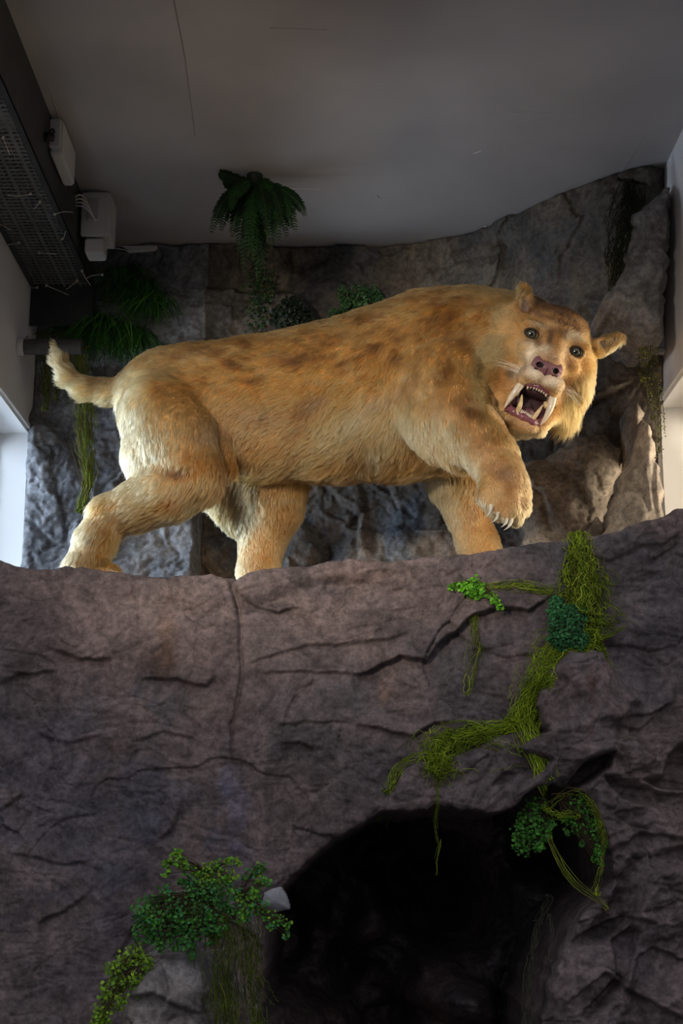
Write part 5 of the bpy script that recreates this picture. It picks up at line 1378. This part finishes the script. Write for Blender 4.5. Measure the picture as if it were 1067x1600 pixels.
def frond(mb_leaf, mb_stem, P0, P1, P2, n, Lp, col, r, side=None, pw=.22, cup=.3):
    """fern frond: arching midrib with paired narrow leaflets"""
    C_ = bez(P0, P1, P2, n+2); T = np.gradient(C_, axis=0); T /= np.linalg.norm(T, axis=1)[:, None]
    mb_stem.tube(C_, np.linspace(.0016, .0005, n+2), 4, np.array((0.06, 0.08, 0.02)))
    ref = side if side is not None else np.array([0, -1, .1])
    for i in range(1, n+1):
        t = i/(n+1); L_ = Lp*(math.sin(math.pi*min(1, t*.82+.14))**.8)*(.9+.2*r.random())
        S_ = np.cross(T[i], ref); S_ /= np.linalg.norm(S_)+1e-9; N_ = np.cross(S_, T[i])
        for sg in (-1, 1):
            d = S_*sg + T[i]*.45 - np.abs(cup)*N_*.6 + r.normal(size=3)*.07; d /= np.linalg.norm(d); w = T[i]*L_*pw
            b0 = C_[i]; tip = b0+d*L_+np.array([0, 0, -.15*L_])
            m1 = b0+d*L_*.35; m2 = b0+d*L_*.75+np.array([0, 0, -.05*L_])
            V = [b0-w*.5, b0+w*.5, m1+w, m1-w, m2+w*.7, m2-w*.7, tip]
            c_ = col*(0.7+.6*r.random())
            mb_leaf.add(V, [(0, 1, 2, 3), (3, 2, 4, 5)], c_); mb_leaf.add([m2-w*.7, m2+w*.7, tip], [(0, 1, 2)], c_)
def plant(name, label, cat_, base, parts, group=None):
    t = thing(name, label, cat_, tuple(float(q) for q in base), group)
    for nm, mb, mat in parts:
        if mb.n: keep(mb.build(nm, mat, tint=True, smooth=True), t)
    return t
r = np.random.default_rng(21)
def FP(pts, off=.012, cave_y=None): return [on_front(x, y, off, cave_y) for x, y in pts]
k1 = wpx(1, at(800, 1000, 4.05))
# main creeping moss
mb = MB()
tangle(mb, FP([(903, 834), (908, 880), (915, 930), (912, 975), (928, 1005)]), [9*k1, 20*k1, 26*k1, 26*k1, 30*k1], 420, MOSS, r, .0013, (.1, .4), .005, .035)
tangle(mb, FP([(903, 850), (905, 900), (908, 960)]), [8*k1, 18*k1, 20*k1], 160, MOSS, r, .0016, (.2, .6), .004, .045)
tangle(mb, FP([(935, 1000), (905, 1014), (868, 1030), (845, 1062), (825, 1100), (812, 1132)]), [24*k1, 22*k1, 24*k1, 18*k1, 14*k1, 16*k1], 420, MOSS[:3]+MOSS[:1], r, .0012, (.1, .4), .004, .02)
tangle(mb, FP([(822, 1110), (800, 1135), (762, 1144), (730, 1150), (700, 1165), (672, 1185)]), [10*k1, 9*k1, 9*k1, 14*k1, 26*k1, 20*k1], 330, MOSS[:3], r, .0011, (.08, .35), .004, .02)
tangle(mb, FP([(715, 1165), (690, 1180), (680, 1205)]), [22*k1, 26*k1, 16*k1], 160, MOSS[:3], r, .0010, (.3, .8), .006, .03, droop=.03)
tangle(mb, FP([(680, 1185), (645, 1188), (622, 1205), (608, 1235), (592, 1275)]), [10*k1, 8*k1, 7*k1, 7*k1, 6*k1], 130, MOSS, r, .0010, (.1, .35), .004, .015, droop=.02)
tangle(mb, FP([(812, 1120), (826, 1155), (842, 1190), (855, 1222), (852, 1250)]), [12*k1, 9*k1, 7*k1, 10*k1, 8*k1], 200, MOSS[:3], r, .0012, (.1, .4), .003, .015)
tangle(mb, FP([(740, 1158), (780, 1162), (815, 1172)]), [5*k1, 6*k1, 6*k1], 26, MOSS, r, .0008, (.2, .7), .004, .01)
tangle(mb, FP([(680, 1205), (760, 1205), (840, 1190)]), [3*k1]*3, 10, MOSS, r, .0007, (.2, .5), .004, .008)
tangle(mb, FP([(885, 918), (850, 922), (810, 914), (770, 916), (735, 915)]), [6*k1, 5*k1, 6*k1, 4*k1, 4*k1], 70, MOSS, r, .0009, (.15, .5), .003, .008)
main = [('vine_strand', mb, M_MOSS)]
plant('creeping_moss', 'long yellow-green wiry moss trailing down the ledge face at the right', 'moss', FP([(903, 834)])[0], main)
mb = MB()
tangle(mb, FP([(738, 925), (740, 970), (744, 1010), (735, 1045), (730, 1085)]), [4*k1, 6*k1, 8*k1, 7*k1, 4*k1], 60, MOSS[2:], r, .0007, (.15, .5), .003, .006)
plant('hanging_moss', 'thin faint moss strand hanging below the bright leafy sprig', 'moss', FP([(738, 925)])[0], [('vine_strand', mb, M_MOSS)])
mb = MB(); Yc = 4.0
tangle(mb, FP([(684, 1205), (682, 1255)])+[at(678, 1285, Yc), at(686, 1318, Yc), at(680, 1345, Yc), at(682, 1368, Yc)], [2.5*k1, 2*k1, 3*k1, 3*k1, 3*k1, 1.5*k1], 16, MOSS, r, .0011, (.2, .6), .002, .004)
tangle(mb, FP([(684, 1195), (684, 1225), (680, 1265)]), [8*k1, 8*k1, 3*k1], 26, MOSS[2:], r, .0007, (.3, .9), .003, .006)
plant('hanging_moss', 'single twisted green tendril dangling across the top of the cave mouth', 'moss', FP([(684, 1205)])[0], [('vine_strand', mb, M_MOSS)])
mb = MB()
tangle(mb, FP([(852, 1245)])+[at(848, 1280, 3.98), at(862, 1320, 3.98), at(880, 1355, 3.98), at(902, 1385, 3.98), at(925, 1395, 3.98), at(950, 1420, 3.98)], [7*k1, 5*k1, 2.5*k1, 2*k1, 3*k1, 4*k1, 3*k1], 46, MOSS[1:]+[np.array((0.16, 0.13, 0.03))], r, .0012, (.15, .5), .002, .004)
tangle(mb, [at(850, 1262, 3.97), at(880, 1240, 3.97), at(908, 1238, 3.97), at(930, 1262, 3.97), at(944, 1310, 3.97), at(940, 1360, 3.97), at(930, 1398, 3.97)], [6*k1, 5*k1, 4*k1, 4*k1, 4*k1, 4*k1, 3*k1], 60, MOSS[1:]+[np.array((0.16, 0.13, 0.03))], r, .0011, (.1, .3), .003, .004)
tangle(mb, [at(850, 1262, 3.96), at(875, 1275, 3.96), at(905, 1272, 3.96)], [4*k1, 4*k1, 4*k1], 24, MOSS[:3], r, .0012, (.3, .8), .003, .004)
plant('hanging_moss', 'tangled moss root looping down beside the maidenhair ferns at the cave', 'moss', FP([(852, 1245)])[0], [('vine_strand', mb, M_MOSS)])

def fclump(name, label, cs, dens, size, cols, base=None, cave_y=None, off=.02, hang=.6, cat_='fern', arch=None):
    ml, ms = MB(), MB(); cen = []
    for px, py, R in cs:
        c = on_front(px, py, off, cave_y); cen.append((c, wpx(R, c)))
    b0 = on_front(*(base or cs[0][:2]), .004, cave_y)
    clump(ml, ms, cen, dens, size, cols, r, stem_from=b0, hang=hang)
    return plant(name, label, cat_, b0, [('foliage', ml, M_LEAF), ('stem', ms, M_LEAF)])
EM = [np.array((0.020, 0.13, 0.035)), np.array((0.03, 0.17, 0.05)), np.array((0.015, 0.09, 0.03))]
BR = [np.array((0.10, 0.34, 0.012)), np.array((0.14, 0.40, 0.02)), np.array((0.07, 0.25, 0.012))]
MG = [np.array((0.04, 0.19, 0.015)), np.array((0.06, 0.24, 0.02)), np.array((0.03, 0.14, 0.015))]
YG = [np.array((0.13, 0.26, 0.010)), np.array((0.17, 0.31, 0.015)), np.array((0.09, 0.20, 0.010))]
fclump('leafy_clump', 'dense emerald green feathery clump tucked into the moss trail', [(885, 975, 26), (872, 958, 16), (900, 960, 16), (878, 995, 20), (900, 1000, 18), (868, 940, 9)], 190, .0075, EM, (890, 960))
fclump('fern_sprig', 'bright lime green leafy sprig on the upper ledge face', [(740, 917, 15), (748, 924, 12), (730, 922, 9), (716, 914, 7), (704, 917, 6), (766, 930, 7), (773, 938, 7), (780, 946, 6), (725, 913, 6)], 60, .009, BR, (745, 912), off=.012)
fclump('maidenhair_fern', 'mid green maidenhair fern hanging left of the moss root at the cave arch', [(838, 1262, 17), (828, 1285, 22), (845, 1295, 18), (815, 1300, 16), (812, 1320, 12), (840, 1318, 12), (822, 1330, 7), (860, 1285, 8), (852, 1305, 8)], 46, .0085, MG, (850, 1250), cave_y=3.99)
fclump('maidenhair_fern', 'mid green maidenhair fern curling right of the moss root at the cave arch', [(898, 1255, 13), (912, 1262, 13), (922, 1280, 14), (890, 1280, 12), (900, 1292, 9), (886, 1300, 5), (930, 1300, 13), (938, 1322, 10), (932, 1335, 10), (912, 1300, 6), (908, 1316, 4), (938, 1348, 5), (878, 1248, 7)], 46, .0085, MG, (870, 1245), cave_y=3.985)
# lower left foliage
fclump('leafy_clump', 'yellow-green small-leaved clump at the far lower left', [(212, 1490, 16), (228, 1505, 14), (195, 1505, 16), (178, 1512, 12), (190, 1530, 17), (208, 1528, 14), (172, 1550, 17), (185, 1560, 14), (162, 1580, 16), (155, 1595, 12), (218, 1545, 9), (225, 1530, 10)], 44, .0085, YG, (215, 1500), cave_y=3.80)
fclump('maidenhair_fern', 'large dark green fern mound left of the cave mouth', [(230, 1425, 22), (225, 1455, 18), (250, 1440, 26), (275, 1425, 26), (300, 1445, 26), (285, 1468, 18), (250, 1468, 16), (320, 1420, 24), (335, 1445, 20), (310, 1395, 24), (338, 1395, 22), (355, 1420, 14), (295, 1375, 14), (240, 1410, 14), (265, 1400, 16), (330, 1468, 10), (300, 1490, 8)], 46, .0085, [MG[0]*.8, MG[2], MG[1]*.75, EM[0]], (320, 1400), cave_y=3.80)
fclump('maidenhair_fern', 'lighter yellow-green fern sprays above the dark fern mound', [(262, 1350, 8), (275, 1342, 10), (290, 1350, 10), (308, 1358, 10), (325, 1362, 12), (340, 1352, 9), (355, 1346, 8), (372, 1345, 6), (345, 1372, 12), (360, 1368, 9), (318, 1378, 12), (278, 1330, 5), (258, 1365, 5)], 50, .0085, YG+BR, (330, 1365), cave_y=3.80)
fclump('maidenhair_fern', 'green fern spray reaching over the pale rock chip into the cave', [(385, 1368, 7), (400, 1358, 9), (412, 1352, 6), (404, 1375, 10), (418, 1380, 8), (398, 1395, 12), (385, 1410, 14), (405, 1415, 13), (420, 1430, 10), (436, 1438, 9), (448, 1445, 7), (380, 1430, 12), (370, 1395, 12), (446, 1460, 4), (425, 1445, 6)], 46, .0085, [YG[0], MG[1], MG[0], EM[1]], (372, 1400), cave_y=3.79)
mb = MB()
tangle(mb, [at(345, 1430, 3.80), at(350, 1480, 3.80), at(348, 1540, 3.80), at(352, 1620, 3.80)], [14*k1, 20*k1, 16*k1, 14*k1], 150, [MOSS[3]*.8, MOSS[4]*.6, MOSS[1]*.6], r, .0011, (.2, .8), .004, .02)
tangle(mb, [at(385, 1420, 3.81), at(392, 1470, 3.81), at(390, 1530, 3.81), at(396, 1600, 3.81)], [14*k1, 12*k1, 10*k1, 12*k1], 90, [MOSS[3]*.8, MOSS[4]*.6, MOSS[1]*.6], r, .0011, (.2, .8), .004, .02)
tangle(mb, [at(405, 1525, 3.81), at(418, 1548, 3.81), at(430, 1568, 3.81)], [4*k1]*3, 8, MOSS[3:], r, .0010, (.3, .8), .003, .004)
plant('hanging_moss', 'brownish green moss curtain hanging under the ferns left of the cave', 'moss', at(360, 1425, 3.80), [('vine_strand', mb, M_MOSS)])
mb = MB()
tangle(mb, [at(860, 1400, 4.04), at(842, 1440, 4.04), at(832, 1490, 4.04), at(826, 1540, 4.04), at(830, 1640, 4.04)], [4*k1, 5*k1, 6*k1, 8*k1, 9*k1], 70, [np.array((0.07, 0.075, 0.05))], r, .0007, (.1, .4), .004, .01)
tangle(mb, [at(858, 1430, 4.04), at(862, 1460, 4.04), at(856, 1500, 4.04)], [3*k1]*3, 14, [np.array((0.08, 0.085, 0.06))], r, .0007, (.3, .8), .003, .006)
plant('hanging_moss', 'faint grey moss hanging in the shade at the right of the cave', 'moss', at(860, 1400, 4.04), [('vine_strand', mb, M_MOSS)])

# ---- plants in the recess above
DG = [np.array((0.012, 0.055, 0.010)), np.array((0.018, 0.075, 0.014)), np.array((0.010, 0.040, 0.010))]
ml, ms = MB(), MB()
b0 = at(398, 285, 4.86); b0[2] = min(b0[2], CEIL-.03)
for tx, ty, dy_, lift in ((343, 255, -.05, .02), (350, 262, .02, .03), (330, 366, -.10, .06), (345, 362, -.02, .08), (336, 345, .05, .06), (388, 400, -.10, .04), (402, 440, -.02, .03), (380, 430, .04, .03), (418, 372, -.12, .05), (430, 365, .0, .05), (462, 362, -.06, .07), (456, 358, .05, .06), (477, 338, .02, .09), (372, 398, -.04, .02), (395, 410, -.08, .02), (425, 392, -.03, .02), (436, 380, -.09, .03), (362, 372, .0, .02), (448, 372, -.03, .03), (408, 425, .02, .02), (440, 340, -.08, .06), (360, 330, -.12, .06), (372, 345, .05, .05), (420, 300, -.06, .06), (395, 380, .06, .03), (410, 405, .08, .04)):
    tp = at(tx, ty, 4.86+dy_); tp[2] = min(tp[2], CEIL-.012)
    md = b0+(tp-b0)*np.array([.8, .8, .25])+np.array([0, 0, lift*.25]); md[2] = min(md[2], CEIL-.015)
    frond(ml, ms, b0+r.normal(size=3)*.008, md, tp, 30, .032, DG[r.integers(3)]*.65, r)
pot = MB(); pot.tube([b0+[0, 0, .028], b0+[0, 0, .005], b0-[0, 0, .01]], [.03, .028, .012], 12, np.array((0.02, 0.03, 0.015)))
plant('hanging_fern', 'dark green sword fern hanging from the ceiling above the rock edge', 'fern', b0, [('frond', ml, M_LEAF), ('stem', ms, M_LEAF), ('root_ball', pot, M_LEAF)])
def trail(ml, ms, pts, n, size, cols, w):
    Q = smooth_path(pts, 60)
    for i in range(n):
        k = r.integers(60); o_ = r.normal(size=3)*w; o_[1] = -abs(o_[1]); p = Q[k]+o_
        leaf(ml, p, np.array([0, -1, .3])+r.normal(size=3)*.5, np.array([0, 0, -1])+r.normal(size=3)*.5, size*(.6+.8*r.random()), size*.7, cols[r.integers(len(cols))]*(.6+.8*r.random()))
        if i % 6 == 0: ms.tube(bez(Q[k], Q[k]+o_*.5+[0, -.01, .01], p, 5), .0006, 3, np.array((0.05, 0.05, 0.02)))
    ms.tube(Q[::3], .0012, 4, np.array((0.05, 0.05, 0.02)))
def BP(pts, off=.03): return [on_back(x, y, off) for x, y in pts]
ml, ms = MB(), MB()
trail(ml, ms, BP([(400, 385), (405, 420), (402, 460), (404, 500), (398, 540)]), 420, .011, DG+[np.array((0.05, 0.09, 0.02))], .022)
trail(ml, ms, BP([(414, 420), (425, 440), (418, 470)]), 90, .010, [np.array((0.09, 0.12, 0.03))]+DG, .014)
plant('trailing_vine', 'small-leaved dark vine trailing down the rock beneath the hanging fern', 'vine', on_back(400, 385), [('foliage', ml, M_LEAF), ('stem', ms, M_LEAF)])
ml, ms = MB(), MB()
clump(ml, ms, [(on_back(x, y, .05), wpx(R, at(x, y, 5.3))) for x, y, R in ((545, 470, 14), (560, 455, 10), (578, 460, 14), (590, 468, 10), (535, 455, 8), (565, 478, 14), (545, 490, 16), (525, 494, 12), (590, 485, 12), (570, 492, 14))], 26, .011, [np.array((0.03, 0.10, 0.03)), np.array((0.05, 0.12, 0.045)), np.array((0.02, 0.07, 0.02))], r, stem_from=on_back(560, 500, .02), hang=-.2)
plant('ivy_bush', 'small green ivy bush on the rock just above the middle of the back', 'ivy', on_back(560, 500), [('foliage', ml, M_LEAF), ('stem', ms, M_LEAF)])
ml, ms = MB(), MB()
clump(ml, ms, [(on_back(x, y, .05), wpx(R, at(x, y, 5.3))) for x, y, R in ((455, 485, 20), (470, 500, 18), (440, 495, 16), (482, 510, 14))], 60, .013, [np.array((0.008, 0.018, 0.008))], r, stem_from=on_back(458, 520, .02), hang=.4)
plant('leafy_clump', 'almost black leafy clump on the rock right of the trailing vine', 'shrub', on_back(458, 520), [('foliage', ml, M_LEAF), ('stem', ms, M_LEAF)])
def blades(mb, base_pts, n, Ls, cols, spread, w=.0018, droop=1.0):
    for i in range(n):
        b0 = base_pts[r.integers(len(base_pts))]+r.normal(size=3)*[.02, .01, .012]; L_ = Ls*(.5+.8*r.random()); a = r.normal()*spread
        d = np.array([math.sin(a), -.35-.3*r.random(), .35*r.random()]); e = b0+d*L_*.5; f = b0+np.array([math.sin(a)*1.1, -.35, -droop*(.6+.5*r.random())])*L_
        C_ = bez(b0, e, f, 7); ws = w*np.array([.7, 1, 1, .9, .7, .45, .05]); s = np.array([math.cos(a), .15, 0])
        V = np.concatenate([C_-s*ws[:, None], C_+s*ws[:, None]]); mb.add(V, [(i_, i_+1, i_+8, i_+7) for i_ in range(6)], cols[r.integers(len(cols))]*(.6+.9*r.random()))
GR = [np.array((0.012, 0.07, 0.010)), np.array((0.02, 0.10, 0.012)), np.array((0.04, 0.16, 0.012)), np.array((0.008, 0.045, 0.008))]
mb = MB(); blades(mb, BP([(185, 425), (205, 420), (225, 440), (245, 465), (200, 450), (220, 470)], .05), 1100, .11, GR, .7)
blades(mb, BP([(180, 440), (225, 470), (245, 470)], .07), 16, .16, [np.array((0.10, 0.24, 0.03))], .7)
plant('grass_tuft', 'drooping dark green grass tuft on the rock above the rump', 'grass plant', on_back(215, 440), [('blade', mb, M_LEAF)])
bpy.data.objects['blade']['kind'] = 'stuff'
mb = MB(); blades(mb, BP([(120, 500), (145, 495), (165, 500), (190, 510), (215, 520), (150, 520), (180, 530)], .05), 1300, .13, GR, .7)
blades(mb, BP([(160, 490), (195, 510), (215, 520), (130, 510)], .07), 26, .15, [np.array((0.10, 0.26, 0.03))], .6)
o = plant('grass_tuft', 'drooping green grass tuft directly above the tail', 'grass plant', on_back(165, 505), [('blade', mb, M_LEAF)]); o.children[0]['kind'] = 'stuff'
BRM = [np.array((0.10, 0.13, 0.01)), np.array((0.14, 0.12, 0.015)), np.array((0.13, 0.22, 0.01)), np.array((0.08, 0.07, 0.015))]
mb = MB(); tangle(mb, [at(118, 545, 5.2), at(128, 600, 5.2), at(132, 660, 5.22), at(136, 720, 5.22), at(138, 760, 5.22), at(124, 800, 5.22)], [12*k1, 14*k1, 15*k1, 13*k1, 9*k1, 7*k1], 240, BRM, r, .0012, (.1, .5), .004, .02)
plant('hanging_moss', 'long brown-green moss rope hanging below the tail', 'moss', at(118, 545, 5.2), [('vine_strand', mb, M_MOSS)])
mb = MB(); tangle(mb, [at(62, 520, 5.2), at(75, 560, 5.2), at(74, 600, 5.2), at(72, 640, 5.2)], [16*k1, 14*k1, 8*k1, 4*k1], 110, [q*.6 for q in BRM], r, .0012, (.2, .6), .004, .02)
tangle(mb, [at(90, 520, 5.2), at(92, 570, 5.2), at(88, 625, 5.2)], [14*k1, 10*k1, 4*k1], 60, [q*.5 for q in BRM], r, .0011, (.2, .6), .004, .02)
plant('hanging_moss', 'short brownish moss hanging from the pipe stub behind the tail tip', 'moss', at(62, 520, 5.2), [('vine_strand', mb, M_MOSS)])
mb = MB(); tangle(mb, [at(987, 284, 4.72), at(984, 310, 4.70), at(975, 340, 4.68), at(965, 400, 4.68), at(960, 455, 4.68)], [16*k1, 18*k1, 16*k1, 13*k1, 6*k1], 280, [np.array((0.018, 0.022, 0.008)), np.array((0.03, 0.03, 0.012))], r, .0014, (.15, .5), .005, .02)
plant('hanging_moss', 'nearly black moss curtain hanging beside the dark slab under the ceiling', 'moss', at(987, 284, 4.72), [('vine_strand', mb, M_MOSS)])
ml, ms = MB(), MB()
for q in range(9):
    x0 = 1000+q*3.2; x1 = 1003+q*4.2; ye = [590, 600, 630, 615, 660, 712, 700, 716, 680][q]
    Q = [at(x0, 508, 4.80), at(x0, 520, 4.79), at((x0+x1)/2-3, 580, 4.72), at(x1, (580+ye)/2+10, 4.64), at(x1+2, ye, 4.64)]
    trail(ml, ms, Q, 75, .0062, [np.array((0.10, 0.10, 0.012)), np.array((0.13, 0.14, 0.02)), np.array((0.06, 0.06, 0.012))], .0035)
plant('trailing_vine', 'olive beaded vine hanging from the dark slab beside the right window', 'vine', at(1012, 515, 4.79), [('foliage', ml, M_LEAF), ('stem', ms, M_LEAF)])
